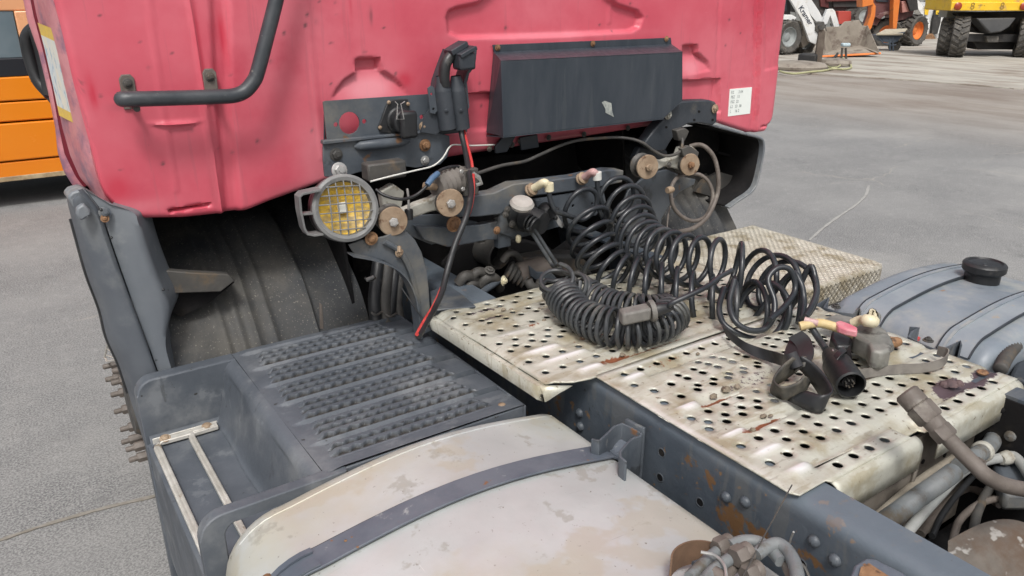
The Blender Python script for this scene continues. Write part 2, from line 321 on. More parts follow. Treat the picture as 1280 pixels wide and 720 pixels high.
# pale filled crack in the asphalt, right
cr=[at(x,y,z=.004) for x,y in ((1012,300),(1030,284),(1052,268),(1070,256),(1082,244),(1086,232))]
MB().ribbon(spl(cr,5),[(.008+.012*random.random(),-.012-.016*random.random(),0) for _ in range(26)],.003).build('filled_crack',mat('pale_crack_filler',(.28,.275,.26),(.37,.36,.34),20,rough=.9),None,kind='structure')
cr=[at(x,y,z=.004) for x,y in ((0,675),(60,655),(130,635),(185,622),(230,610))]
MB().ribbon(spl(cr,5),[(.002,.010+.012*random.random(),0) for _ in range(21)],.003).build('filled_crack',mat('brown_crack_dirt',(.20,.18,.15),(.27,.25,.22),20,rough=.9),None,kind='structure')
# ================================================================== TRUCK
T=thing('tractor_truck',(1.5,1.6,0),'faded red tractor unit seen from behind the cab, with decks, tanks and grey chassis','truck')
Y0=2.13
def seg_sdf(U,W,poly):
    d=np.full(U.shape,1e9); ins=np.zeros(U.shape,bool); n=len(poly)
    for i in range(n):
        ax,ay=poly[i]; bx,by=poly[(i+1)%n]; ex,ey=bx-ax,by-ay
        t=np.clip(((U-ax)*ex+(W-ay)*ey)/(ex*ex+ey*ey+1e-12),0,1); d=np.minimum(d,np.hypot(U-ax-t*ex,W-ay-t*ey))
        c=((ay>W)!=(by>W))&(U<ex*(W-ay)/(ey if abs(ey)>1e-12 else 1e-12)+ax); ins^=c
    return np.where(ins,-d,d)
def pw(px,py): p=at(px,py,y=Y0); return (p.x,p.z)
def sstep(x,a,b): t=np.clip((x-a)/(b-a),0,1); return t*t*(3-2*t)
# bottom outline of the rear wall
bot=[pw(*q) for q in ((112,180),(116,200),(122,222),(131,245),(148,263),(180,274),(230,273),(285,267),(310,264),(340,252),(385,236),(430,219),(500,208),(600,192),(700,177),(800,161),(850,153),(893,152),(918,160),(940,167),(957,165),(966,150),(972,125))]
bx=np.array([b[0] for b in bot]); bz=np.array([b[1] for b in bot])
xs=np.unique(np.concatenate([np.linspace(bx[0],bx[0]+.09,14),np.arange(bx[0]+.09,bx[-1]-.05,.0075),np.linspace(bx[-1]-.05,bx[-1],9)]))
zb=np.interp(xs,bx,bz)
NT=120; rows=[]
tt=np.concatenate([np.linspace(0,1,NT),np.linspace(1,2,14)[1:]])
ZT=1.95
U=np.zeros((len(tt),len(xs))); Wz=np.zeros_like(U)
for i,t in enumerate(tt):
    z=zb+(ZT-zb)*t if t<=1 else np.full(xs.shape,ZT+(3.35-ZT)*(t-1))
    U[i]=xs; Wz[i]=z
# slight outward taper of the left corner towards the top
tl=np.clip((Wz-1.42)/.45,0,1.0); LX=np.interp(Wz,[1.44,1.52,1.66,1.80,1.87,3.35],[pw(116,200)[0],pw(111,170)[0],pw(94,110)[0],pw(78,40)[0],pw(67,0)[0],pw(67,0)[0]-.02]); U=U+(LX-bx[0])*np.clip(1-(U-bx[0])/.5,0,1)*np.clip((Wz-1.36)/.04,0,1)
D=np.zeros_like(U)
def feat(poly,depth,wd,ramp=None):
    global D
    P=[pw(*q) for q in poly]; s=seg_sdf(U,Wz,P); k=1
    if ramp: z0=pw(*ramp[0])[1]; z1_=pw(*ramp[1])[1]; k=np.clip((Wz-z0)/(z1_-z0),0,1)
    D=D+depth*k*sstep(-s,-wd/2,wd/2)
feat([(262,-60),(284,-60),(288,120),(303,300),(285,300),(270,120)],.014,.012)
feat([(226,-60),(231,-60),(262,150),(284,300),(280,300),(256,150)],-.007,.005)
feat([(262,-60),(288,120),(303,300),(640,300),(640,-60)],.002,.03)
feat([(176,-60),(180,-60),(203,120),(222,240),(218,240),(199,120)],-.0035,.010)
feat([(183,154),(218,158),(254,151),(218,153)],-.012,.008)
feat([(212,262),(262,254),(262,257),(212,266)],.02,.006)
feat([(375,-60),(379,-60),(394,90),(405,200),(401,200),(390,90)],-.004,.010)
# pressed half-round recesses
def arcpoly(cx,cy,rx,ry,a0,a1,n=14): return [(cx+rx*math.cos(R(a0+(a1-a0)*i/n)),cy-ry*math.sin(R(a0+(a1-a0)*i/n))) for i in range(n+1)]
feat([(417,121)]+[(422,112),(432,100),(446,91),(448,73),(474,72),(478,88),(492,97),(503,108),(510,120)]+[(500,128),(425,132)],.022,.007,((460,128),(460,90)))
feat([(446,74),(474,73),(476,86),(446,88)],.012,.006)
s=seg_sdf(U,Wz,[pw(*q) for q in ((417,121),(446,89),(478,87),(510,120),(500,175),(425,180))]); 
feat([(854,57),(871,56),(872,66),(884,77),(888,88),(853,96)],.030,.007,((865,95),(865,62)))
feat([(560,22),(563,14),(572,10),(600,4),(630,-22),(700,-30),(752,-12),(772,6),(797,14),(803,22),(799,34),(790,39),(700,44),(577,47),(563,41)],.020,.014)
feat([(574,-60),(740,-60),(760,-14),(700,-30),(600,-22)],.008,.02)
feat([(770,-60),(773,-60),(768,30),(764,30)],-.003,.008)
# horizontal step and lower flange
feat([(560,118),(640,115),(900,98),(896,250),(560,250)],.018,.006)
feat([(560,166),(900,140),(900,250),(560,250)],-.012,.014)
feat([(899,-60),(902,-60),(896,155),(893,155)],.004,.006)
feat([(944,-60),(955,-60),(950,100),(944,200),(935,200),(942,100)],.020,.007)
feat([(958,-60),(1000,-60),(1000,78),(956,88)],.004,.006)
feat([(951,158),(966,154),(966,156),(951,160)],.010,.004)
D=D+.0012*np.sin(U*9+Wz*5)+.0010*np.sin(U*4-Wz*13)
# rounded edges
def rnd(d,r): d=np.clip(d,0,r); return r-np.sqrt(np.maximum(r*r-(r-d)**2,0))
Dl=U-U[:,:1]; Dr=U[:,-1:]-U; Db=Wz-zb[None,:]
Yv=Y0+D+rnd(Dl,.016)+rnd(Dr,.03)+rnd(Db,.018)
vv=np.stack([U,Yv,Wz],-1); rw,cl=U.shape
mb=MB(); mb.add(vv.reshape(-1,3).tolist(),[(i*cl+j,i*cl+j+1,(i+1)*cl+j+1,(i+1)*cl+j) for i in range(rw-1) for j in range(cl-1)])
cab=mb.build('cab_rear_wall','red',T,ang=60)
# fresh-paint patches, dark and chalky areas
me=cab.data; att=me.color_attributes.new('wear_shading','FLOAT_COLOR','POINT')
uu=U.ravel(); ww=Wz.ravel(); wear_shading=np.zeros((uu.size,4),np.float32); wear_shading[:,3]=1
def blob(px,py,rx,ry,ch,amp,rot=0):
    x,z=pw(px,py); k=mpp(px,py,y=Y0); dx=(uu-x)/(rx*k); dz=(ww-z)/(ry*k); c,s=math.cos(R(rot)),math.sin(R(rot)); a=dx*c*1+dz*s*ry/rx; b=-dx*s*rx/ry+dz*c
    wear_shading[:,ch]=np.maximum(wear_shading[:,ch],amp*np.clip(1.25*np.exp(-(a*a+b*b)),0,1))
for q in ((147,236,15,16,0,.75),(116,118,4,16,0,.9),(112,105,3,14,0,.5),(280,45,4,26,0,.9),(250,60,2.5,60,0,.6),(505,101,11,10,0,.95),(498,109,10,6,0,.6),(874,100,12,10,0,.35),
          (150,262,60,9,2,.2),(430,245,60,30,2,.35),(400,200,30,50,2,.3),(463,112,34,16,2,.55),(865,85,14,10,2,.4),(690,44,110,4,2,.3),  # half-round recesses lightened in colour to look flatly lit
          (600,186,45,8,1,.45),(700,174,80,7,1,.5),(540,200,30,14,1,.5),(155,133,16,5,1,.25),(262,150,6,30,1,.2),(380,238,50,12,1,.3),(800,158,40,8,1,.4),(268,235,5,40,1,.2),
          (437,2,1.2,22,0,.8),(463,20,1.5,9,1,.9),(396,27,1.2,4,1,.9)): blob(*q)
for _ in range(70): blob(rng.uniform(100,960),rng.uniform(0,220),rng.uniform(.8,2),rng.uniform(.8,2.5),1,.9)
att.data.foreach_set('color',wear_shading.ravel())
# left side of the cab: rear corner panel, recessed door gap, door skin tapering forward
def lineat(pts,y):
    P=sorted([at(*q,y=y) for q in pts],key=lambda p:p.z); return lambda z: float(np.interp(z,[p.z for p in P],[p.x for p in P]))
cor=lineat(((67,0),(78,40),(94,110),(111,170),(116,200),(122,222),(131,245)),Y0); e1=lineat(((42,0),(46,20),(57,60),(68,110),(78,160),(88,195),(100,222),(112,236)),2.32); e2=lineat(((35,0),(39,20),(50,60),(62,110),(71,160),(78,193),(92,222),(106,240)),2.34); e3=lineat(((29,0),(34,25),(48,65),(60,115),(69,160),(72,190),(80,215),(96,240)),2.37)
zr=list(np.linspace(1.335,1.90,60))+list(np.linspace(1.95,3.35,12))
def rows_(fn): return MB().grid([fn(z,max(0,z-1.87)*.02) for z in zr])
def mid(z,t): return cor(z)*(1-t)+e1(z)*t
rows_(lambda z,d:[(cor(z)+.012-d,Y0+.02,z),(cor(z)-d,Y0+.014,z),(mid(z,.12)-.003-d,Y0+.03,z),(mid(z,.3)-.005-d,2.19,z),(mid(z,.6)-.004-d,2.25,z),(mid(z,.9)-d,2.30,z),(e1(z)-d,2.32,z),(e1(z)+.012-d,2.322,z)]).build('cab_side_panel','redside',T,ang=60)
rows_(lambda z,d:[(e1(z)+.010-d,2.322,z),(e1(z)+.022-d,2.335,z),(e2(z)+.014-d,2.352,z),(e2(z)+.004-d,2.354,z)]).build('door_gap','redgap',T,ang=60)
rows_(lambda z,d:[(e2(z)+.006-d,2.352,z),(e2(z)-d,2.354,z),(e3(z)-d,2.37,z),(e3(z)+.012-d,2.45,z),(e3(z)+.05-d,2.7,z),(e3(z)+.11-d,3.2,z),(e3(z)+.30-d,3.95,z)]).build('cab_door','redside',T,ang=60)
# closed body behind: roof, right side, floor, dark front bulkhead
MB().add([(.16,Y0+.045,3.35),(2.78,Y0+.03,3.35),(2.7,4.0,3.32),(.45,4.0,3.32)],[(0,1,2,3)]).build('roof','redside',T,smooth=False)
MB().add([(2.783,Y0+.03,1.42),(2.783,Y0+.03,3.35),(2.7,4.0,3.32),(2.7,4.0,1.42)],[(0,1,2,3)]).build('cab_side_panel','redside',T,smooth=False)
MB().add([(.45,4.0,1.2),(2.7,4.0,1.2),(2.7,4.0,3.32),(.45,4.0,3.32)],[(0,1,2,3)]).build('front_wall','redside',T,smooth=False)
fl=[]
for x in np.linspace(.2,2.76,40): 
    zc=float(np.interp(x,bx,bz)); fl.append([(x,Y0+.025,zc+.012),(x,2.2,max(zc+.03,1.36)),(x,2.5,1.52),(x,3.9,1.52)])
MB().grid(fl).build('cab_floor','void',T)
# decal on the side panel
dc=MB(); zq=[1.865,1.78,1.70,1.64,1.60,1.575]
def dec(z0a,z0b,z1a,z1b,ta,tb,m,name):
    rows=[]
    for t in np.linspace(0,1,12):
        r=[]
        for q in (0,.25,.5,.75,1):
            za=z0a+(z0b-z0a)*q; zb2=z1a+(z1b-z1a)*q; zz=za+(zb2-za)*t; tt_=ta+(tb-ta)*q; r.append((mid(zz,tt_)-.0075,Y0+.03+(2.315-Y0-.03)*tt_,zz))
        rows.append(r)
    return MB().grid(rows).build(name,m,T)
decm=mat('sun_bleached_decal',(.55,.62,.66),(.70,.66,.55),26,(.25,.38,.50),55,.6,.04,rough=.5,bump=0,stretch=(1,1.5,.5)); dey=mat('yellow_decal_edge',(.72,.50,.08),(.62,.42,.12),60,rough=.5,bump=0)
zA=at(64,52,y=2.2).z; zB=at(88,142,y=2.2).z
dec(zB,zB+.01,zA,zA+.012,.22,.88,decm,'side_decal'); dec(zA,zA+.012,zA+.03,zA+.04,.22,.88,dey,'decal_border'); dec(zB-.025,zB-.015,zB,zB+.01,.22,.88,dey,'decal_border')
# black door handle (outside the door skin)
hb=[at(62,118,y=2.44),at(47,100,y=2.46),at(37,72,y=2.47),at(33,48,y=2.47),at(40,37,y=2.46),at(47,34,y=2.45)]
MB().tube(spl(hb,6),.016,10).build('door_handle','black',T)
pb=[at(48,36,y=2.42),at(55,60,y=2.42),at(62,90,y=2.41),at(67,120,y=2.40)]
MB().ribbon(spl(pb,4),(-.02,.07,0),.03).build('handle_base','black',T,bevel=.006)
# grab handle
hy=Y0-.085
gh=[at(152,124,y=hy+.02),at(160,124,y=hy),at(220,122.5,y=hy),at(270,121,y=hy),at(292,119.5,y=hy),at(306,114,y=hy),at(316,103,y=hy),at(322,90,y=hy),at(333,48,y=hy),at(344,5,y=hy),at(352,-30,y=hy),at(372,-120,y=hy)]
H1=MB().tube(spl(gh,8),.0185,16).build('grab_handle',mat('chipped_black_paint',(.030,.036,.042),(.055,.06,.066),14,(.16,.15,.14),38,.68,.05,rough=.42,bump=.2),T)
for x,y in ((160,108),(263,100)):
    c=at(x,y,y=Y0-.008); MB().prism([c+Vector((-.017,0,-.055)),c+Vector((.017,0,-.055)),c+Vector((.017,0,.018)),c+Vector((.010,0,.028)),c+Vector((-.010,0,.028)),c+Vector((-.017,0,.018))],(0,.014,0)).build('mounting_tab','brownhose',H1,bevel=.002)
    bolt(c+Vector((0,-.001,.008)),(0,-1,0),.008,'grime',H1)
    MB().cyl(c+Vector((0,0,-.04)),c+Vector((0,-.075,-.045)),.008,n=10).build('spacer','grime',H1)
# black sheet-metal cover box
by=Y0-.10
A=at(626,77,y=by);B=at(853,66,y=by);C_=at(853,126,y=by);Dd=at(830,148,y=by);E_=at(629,171,y=by)
f=[A,B,C_,Dd,E_]; cb=MB()
cover=MB().prism(f,(0,.003,0)).build('vent_cover','slate',T,bevel=.0015)
wa=at(615,56,y=Y0-.004); wb=at(838,47,y=Y0-.004)
wa2=at(617,66,y=Y0-.004); wb2=at(839,56,y=Y0-.004)
MB().add([A,B,wb2,wa2],[(0,1,2,3)]).build('cover_top','slate',cover,solid=.003,smooth=False)
MB().prism([wa,wb,wb2,wa2],(0,-.003,0)).build('cover_flange','slate',cover,bevel=.001)
MB().add([B,C_,(C_.x,Y0,C_.z),(B.x-.02,Y0,B.z+.02)],[(0,1,2,3)]).build('cover_side','slate',cover,solid=.003,smooth=False)
MB().add([Dd,E_,(E_.x,Y0,E_.z-.01),(Dd.x,Y0,Dd.z-.01)],[(0,1,2,3)]).build('cover_bottom','slate',cover,solid=.003,smooth=False)
MB().add([A,E_,(E_.x,Y0-.0,E_.z),(wa2.x,Y0-.002,wa2.z)],[(0,1,2,3)]).build('cover_side','slate',cover,solid=.003,smooth=False)
for x,y in ((622,59.5),(741,54.5),(833,48.5)): bolt(at(x,y,y=Y0-.009),(0,-1,0),.007,'rust',cover)
pm=at(759,134,y=by-.0015)
MB().prism([at(x,y,y=by-.0005) for x,y in ((752,128),(756,126),(759,127),(764,129),(765,138),(767,146),(763,144),(757,141),(756,135))],(0,-.0008,0)).build('paint_scrape',mat('bare_scrape',(.42,.44,.40),(.2,.22,.22),90,rough=.6,bump=0),cover)
# lower strip clutter below the cover
for x,y in ((612,186),(640,181),(650,176),(686,172),(730,168),(785,160)): bolt(at(x,y,y=Y0-.003),(0,-1,0),.007,'grime',T)
for pp in (((619,184),(628,172),(645,170),(634,190),(620,192)),((650,172),(672,168),(674,184),(652,188))): plate('reinforcing_tab',pp,Y0-.012,.01,'dark',T)
# paper sticker with hand-written lines
sp=[at(x,y,y=Y0-.0035) for x,y in ((912.5,111.5),(940,109),(937.5,142),(910,145.5))]
lab=MB().prism(sp,(0,.0025,0)).build('paper_sticker','paper',T,smooth=False)
def text(s,org,xv,zv,h,m,parent,name='lettering',th=.0006,bold=0):
    cu=bpy.data.curves.new(name,'FONT'); cu.body=s; cu.size=h*1.35; cu.extrude=0; cu.offset=bold
    ob=bpy.data.objects.new('tmp',cu); COL.objects.link(ob); dg=bpy.context.evaluated_depsgraph_get(); me=bpy.data.meshes.new_from_object(ob.evaluated_get(dg)); bpy.data.objects.remove(ob)
    xv=Vector(xv).normalized(); zv=Vector(zv).normalized(); n=xv.cross(zv)
    me.transform(Matrix(((xv.x,zv.x,n.x,org[0]),(xv.y,zv.y,n.y,org[1]),(xv.z,zv.z,n.z,org[2]),(0,0,0,1)))); me.name=name
    me.materials.append(M[m] if isinstance(m,str) else m); o=bpy.data.objects.new(name,me); COL.objects.link(o); o.parent=parent
    p=parent
    while p.parent: p=p.parent
    o.matrix_parent_inverse=world_inv(p) if parent==p else Matrix.Identity(4)
    return o
lx=sp[1]-sp[0]; lz=sp[0]-sp[3]
for i,(s,f0) in enumerate((('FZ      2 04',.06),('FSZ   13',.06),('FSZ  22',.06),('L2   23  38',.06),('L     16 2',.06))):
    o=sp[0]+lx*f0-lz*(.17+.175*i)+Vector((0,-.0012,0)); text(s,o,lx,lz,.0115,'ink',lab,'lettering')
# ------------------------------------------------------------------ left cab bracket
by=Y0-.05
up_=plate('socket_plate',((403,127),(406,126),(534,117.5),(541,119),(543,150),(541,163),(412,175),(408,174)),by,.005,'steel',T,holes=((436,153.5,15),(419,155.5,3.2),(454.5,151.5,3.2),(526,146,3)))
lo_=plate('cab_mount_plate',((404,180),(470,172),(541,164),(562,170),(563,185),(559,197),(550,206),(538,209),(531,208),(520,210),(507,208),(480,210),(455,214),(440,218),(432,222),(406,221),(404,200)),by-.01,.008,'steel',T,bevel=.002)
plate('plate_return',((404,176),(541,163),(541,165.5),(404,181)),by-.022,.022,'steel',T)
MB().tube([at(443,183,y=by-.008),at(450,182.3,y=by-.016),at(476,180,y=by-.022),at(503,177,y=by-.016),at(511,176,y=by-.008)],[.006,.014,.016,.014,.006],12).build('pressed_rib','steel',lo_)
for x,y,r,m in ((420,193,.013,'grime'),(531,181.5,.013,'rust'),(531,200.5,.010,'zinc'),(424,212,.012,'zinc')): bolt(at(x,y,y=by-.011),(0,-1,0),r,m,lo_)
# closed side face joining plates to the cab wall
for x in (404.5,541): MB().prism([at(x,127 if x<500 else 118,y=by+.005),at(x,127 if x<500 else 118,y=Y0+.01),at(x,210,y=Y0+.01),at(x,200,y=by+.005)],(.004,0,0)).build('bracket_side','dark',T)
# trailer socket with wire clip
sk=MB(); c=at(497,150,y=by-.004)
sk.lathe([(.040,0),(.040,.012),(.034,.016),(.034,.045),(.030,.05)],c,(0,-1,0),20)
sk.prism([at(x,y,y=by-.012) for x,y in ((476,166),(473,160),(484,130),(490,125),(510,124),(512,132),(511,160),(506,168))],(0,.012,0))
SO=sk.build('trailer_socket','black',T,bevel=.002)
MB().box(c+Vector((.004,-.062,-.006)),(.052,.022,.078)).build('socket_lid','black',SO,bevel=.009)
MB().tube([at(x,y,y=by-.078) for x,y in ((494,127),(497,130),(496,149),(505,149),(501,130),(506,127))],.0016,6).build('wire_clip','zinc',SO)
for x,y in ((475,159.5),(510,130),(486,128)): bolt(at(x,y,y=by-.013),(0,-1,0),.006,'rustlite',SO,washer=False,head='dome')
# hose and plug holster: two tubes on a bent bracket
hy=Y0-.09
HS=MB().box(at(565,140,y=hy+.045),(.10,.012,.13)).build('coupling_holster','dark',T,bevel=.002)
for x0,x1 in ((553,560),(571.5,577)):
    a=at(x0,112,y=hy); b=at(x1,163,y=hy); d=(b-a)
    MB().lathe([(.0255,0),(.0265,.012),(.0265,d.length-.006),(.0235,d.length-.006),(.0235,.03)],a,d,20,cap=False).build('holster_tube','dark',HS)
    MB().lathe([(.015,-.04),(.02,-.02),(.0262,.003)],a,d,18,cap=False).build('tube_collar','dark',HS)
    bolt(at(x0+5,138,y=hy-.026),(0,-1,0),.005,'dark',HS)
plate('slotted_strip',((534,110),(538,107),(542,109),(546,138),(543,142),(537,141)),hy+.005,.004,'steel',HS,holes=((538.5,117.5,1.9),(541,136,1.9)))
plate('slotted_strip',((577,106),(583,104),(586,133),(585,136),(578,137)),hy+.01,.004,'steel',HS,holes=((579.5,112,1.8),(582,131,1.8)))
MB().ribbon([at(x,y,y=hy+.03) for x,y in ((543,115),(546,100),(553,80),(560,62))],(0,.055,0),.006).build('bracket_arm','dark',HS,bevel=.001)
MB().ribbon([at(x,y,y=hy+.02) for x,y in ((574,108),(579,90),(586,80),(588,62))],(0,.06,0),.010).build('bracket_arm','dark',HS,bevel=.001)
MB().tube(spl([at(x,y,y=hy-.01) for x,y in ((556,108),(555,96),(557,80),(564,70),(572,64))],5),.017,12).build('cable_outlet','black',HS)
MB().ribbon([at(x,y,y=hy-.01) for x,y in ((560,66),(570,60),(580,54))],(.0,.05,0),.016).build('clamp_bar','dark',HS,bevel=.002)
MB().ribbon([at(x,y,y=hy-.03) for x,y in ((570,70),(580,64),(590,59))],(.0,.06,.0),.012).build('clamp_bar','dark',HS,bevel=.002)
MB().box(at(580,76,y=hy-.03),(.055,.05,.05),0).build('clamp_block','dark',HS,bevel=.008)
MB().prism([at(x,y,y=hy+.012) for x,y in ((526,165),(530,150),(540,130),(552,125),(556,160),(545,168))],(0,.006,0)).build('gusset','dark',HS)
bolt(at(529,158,y=by-.02),(0,-1,0),.010,'rustlite',HS,head='dome')
# ------------------------------------------------------------------ front fender, left
rowsP=[((92,242),(104,236),(150,262)),((84,248),(113,247),(186,272)),((88,268),(127,267),(190,284)),((94,290),(137,297),(200,318)),((109,344),(152,340),(212,350)),((125,387),(167,382),(226,384)),((134,423),(183,425),(216,414)),((149,457),(192,450),(214,435)),((164,503),(206,490),(224,470)),((180,553),(218,535),(238,515))]
# turn control rows into dense rows in metres
def resamp(ctrl,n): return spl(ctrl,n)
oc=[at(*r[0],y=2.21) for r in rowsP]; lc=[at(*r[1],y=2.115) for r in rowsP]; ic=[at(*r[2],y=2.10) for r in rowsP]
oc=resamp(oc,5); lc=resamp(lc,5); ic=resamp(ic,5)
ga=[];gb=[]
for k in range(len(oc)):
    o,l,i=oc[k],lc[k],ic[k]; t=k/len(oc)
    ga.append([Vector((o.x+.10,2.42,o.z-.02)),Vector((o.x+.03,2.30,o.z-.005)),Vector((o.x+.006,2.24,o.z)),o,o.lerp(l,.22)+Vector((0,-.042,0)),o.lerp(l,.55)+Vector((0,-.036,0)),l+Vector((-.012,-.006,.0)),l+Vector((-.003,-.001,0)),l+Vector((-.001,.01,0))])
    bulge=-.012*math.sin(PI*min(1,max(0,(t-.1)/.75)))
    gb.append([l+Vector((.001,.010,0)),l+Vector((.003,.0,0)),l.lerp(i,.25)+Vector((0,bulge*.6,0)),l.lerp(i,.55)+Vector((0,bulge,0)),l.lerp(i,.72)+Vector((0,bulge*.3-.002,0)),l.lerp(i,.78)+Vector((.002,.012,0)),i+Vector((.012,.085,.012)),i+Vector((.018,.10,.01)),i+Vector((.022,.20,.01)),i+Vector((.035,.50,.0))])
FD=MB().grid(ga).build('fender_outer_panel',mat('dark_fender_plastic',(.078,.088,.104),(.11,.122,.138),4,(.17,.18,.185),5,.62,.12,(.04,.042,.045),40,.74,.48,.12,0,.1,50),T,ang=60)
FI=MB().grid(gb).build('fender_inner_panel','fender',T,ang=60)
# recessed worn pocket on the inner panel
MB().prism([at(x,y,y=2.112) for x,y in ((94,258),(103,252),(111,260),(113,266),(99,274),(94,266))],(0,-.025,0)).build('fender_scoop','fender',FD,bevel=.005)
bolt(at(131,266,y=2.10),(0,-1,.3),.010,'steel',FI); bolt(at(131,273,y=2.095),(0,-1,.3),.007,'rust',FI,head='dome')
for x,y in ((126,262),(139,297),(204,362)): bolt(at(x,y,y=2.094),(0,-1,0),.004,'black',FI,washer=False,head='dome')
MB().prism([at(x,y,y=2.16) for x,y in ((84,247),(90,240),(104,236),(150,262),(186,282),(130,285),(98,268))],(0,.12,-.01)).build('fender_top','fender',T,bevel=.006)
# dark gasket along the outer edge
MB().tube([o+Vector((-.001,.014,0)) for o in oc[12:40]],.005,6).build('fender_seal','black',FD)
# bracket between fender and liner
MB().prism([at(x,y,y=2.17) for x,y in ((206,338),(240,341),(286,343),(294,351),(276,365),(212,367))],(0,.03,0)).build('fender_bracket','grime',T,bevel=.003)
MB().prism([at(x,y,y=2.2) for x,y in ((212,366),(276,365),(293,353),(262,378),(228,396),(214,392))],(0,.08,0)).build('fender_bracket','void',T)
# wheel-arch liners
def liner(x0,x1,xs_ribs,name,R0=.72,step=None):
    n=int(abs(x1-x0)/.008); rows=[]
    for a in np.linspace(-8,96,54):
        r=[]
        for i in range(n+1):
            x=x0+(x1-x0)*i/n; rr=R0
            for xr in xs_ribs: rr+=.012*math.exp(-((x-xr)/.010)**2)
            if step is not None and (x>step if x1>x0 else x<step): rr-=.04*min(1,abs(x-step)/.012)
            rr+=.004*math.sin(x*31+a*.09)+.003*math.sin(a*.3+x*9)
            r.append((x,2.76-math.cos(R(a))*rr,.5+math.sin(R(a))*rr))
        rows.append(r)
    return MB().grid(rows).build(name,'liner',T,ang=70)
liner(.26,.92,[.46,.505,.55,.60],'wheel_arch_liner',step=.735)
liner(2.04,2.68,[2.28,2.34,2.40,2.46,2.52,2.58],'wheel_arch_liner')
plate('liner_clip',((400,379),(403,381),(405,411),(401,412)),2.03,.01,'brownhose',T)
# ------------------------------------------------------------------ front wheels (nuts of the left one show past the fender)
def wheel(x,y,zc,side,parent,nuts=10,r=.5,wd=.29,name='front_wheel'):
    o=Vector((x,y,zc)); ax=Vector((side,0,0))
    W=MB().lathe([(r*.62,-.27),(r*.93,-.28),(r,-.25),(r,-.03),(r*.93,0),(r*.62,-.01),(r*.60,-.06)],o,ax,40,cap=False).build('tyre','black',parent)
    W.name=name; 
    MB().lathe([(.285,-.06),(.30,-.01),(.27,-.015),(.25,-.09),(.17,-.05),(.15,.02),(.13,.02),(.11,.05),(.001,.055)],o,ax,32,cap=False).build('rim','grime',W)
    for k in range(nuts):
        a=2*PI*k/nuts+.2; c=o+Vector((-side*.0,math.cos(a)*.168,math.sin(a)*.168))
        b=MB(); b.lathe([(.022,-.05),(.022,-.006),(.016,0)],c,ax,6); b.lathe([(.011,-.01),(.011,.018),(.008,.022)],c,ax,10); b.build('wheel_nut','brownhose',W)
    return W
def fw_nuts():
    pass
WL=wheel(.275,2.76,.5,-1,T); WR=wheel(2.70,2.76,.5,1,T)
# protruding stud covers of the left wheel seen against the asphalt
for x,y in ((137,457),(150,462),(140,473),(148,477),(147,492),(151,513),(159,535),(160,551),(166,560),(170,573)):
    c=at(x,y,x=.212); b=MB()
    b.lathe([(.019,-.05),(.019,-.008),(.016,-.004)],c,(-1,0,0),6); b.lathe([(.0105,-.01),(.0105,.020),(.0075,.024)],c,(-1,0,0),10); b.build('wheel_nut','brownhose',WL)
# little wire step grille at the far left
ft=MB(); P=[at(x,y,x=.205) for x,y in ((137,418),(131,446),(134,452),(146,450))]
ft.tube(P,.004,6)
FT=ft.build('wire_step_guard','alu',T)
for a,b in (((137,428),(146,436)),((134,436),(146,430)),((133,444),(146,449)),((134,436),(146,444))): MB().tube([at(*a,x=.205),at(*b,x=.208)],.0025,5).build('wire','alu',FT)
# ------------------------------------------------------------------ step unit
prof=[(.193,.36),(.193,.68),(.196,.705),(.206,.718),(.36,.720),(.374,.724),(.386,.738),(.398,.78),(.415,.855),(.422,.882),(.434,.897),(.452,.9035)]
pr=spl([Vector((a,0,b)) for a,b in prof],4)
ys=np.linspace(1.385,2.06,60); rows=[]
for y in ys: rows.append([(p.x+.003*math.sin(y*17)*(.2<p.x<.42),y,p.z) for p in pr])
ST=MB().grid(rows).build('step_well','step',T,ang=60)
# ribbed tread as true relief, with shade painted dark between the ribs
X=np.linspace(.452,.975,230); Yt=np.arange(1.375,2.085,.0016); rows=[]
groove_shade=[]
for y in Yt:
    r=[]
    BP=.112; bd=(y-1.39)/BP; bi=int(bd); bf=bd-bi
    for x in X:
        base=.905
        m=min(1,max(0,(x-.478-.02*((bi*7)%3)/3-.02*bf)/.016))*min(1,max(0,(.92-.03*bf-x)/.02))*min(1,max(0,(y-1.415)/.01))*min(1,max(0,(2.05-y)/.01))
        h=0
        if bf<.88:
            q=bf/.88*3; row=bi*3+int(q); fr=q-int(q)
            sc=.5+.5*math.sin(x*2*PI/.030+row*.35); s0=.03+.24*sc
            h=.0105*(sstep(fr,s0,s0+.06)*(1-sstep(fr,.62,1.02)))
        step_=.012*(bf-.5)*min(1,max(0,(x-.46)/.03)) if bf<.93 else .012*(.43-(bf-.93)/.07*.93)*min(1,max(0,(x-.46)/.03))
        groove_shade.append(.95*(1-min(1,h/.006))*m if bf<.88 else 0)
        h=h*m-step_*.8
        m=1
        edge=.006*min(1,max(0,(x-.89)/.08))
        r.append((x,y,base+h+.0015*math.sin(y*9+x*4)-(.014*min(1,(x-.90)/.02) if (x>.90 and bf>.90) else 0)-.25*edge))
    rows.append(r)
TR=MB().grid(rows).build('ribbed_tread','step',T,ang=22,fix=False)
dw=np.array(groove_shade,np.float32); wear_shading=np.zeros((dw.size,4),np.float32); wear_shading[:,0]=dw; wear_shading[:,3]=1; TR.data.color_attributes.new('wear_shading','FLOAT_COLOR','POINT').data.foreach_set('color',wear_shading.ravel())
MB().prism([(.452,1.376,.904),(.978,1.376,.904),(.978,1.376,.80),(.452,1.376,.80)],(0,.008,0)).build('tread_front_edge','step',TR,bevel=.003)
MB().prism([(.975,1.376,.904),(.975,2.08,.904),(.975,2.08,.75),(.975,1.376,.75)],(.006,0,0)).build('tread_side_edge','step',TR,bevel=.002)
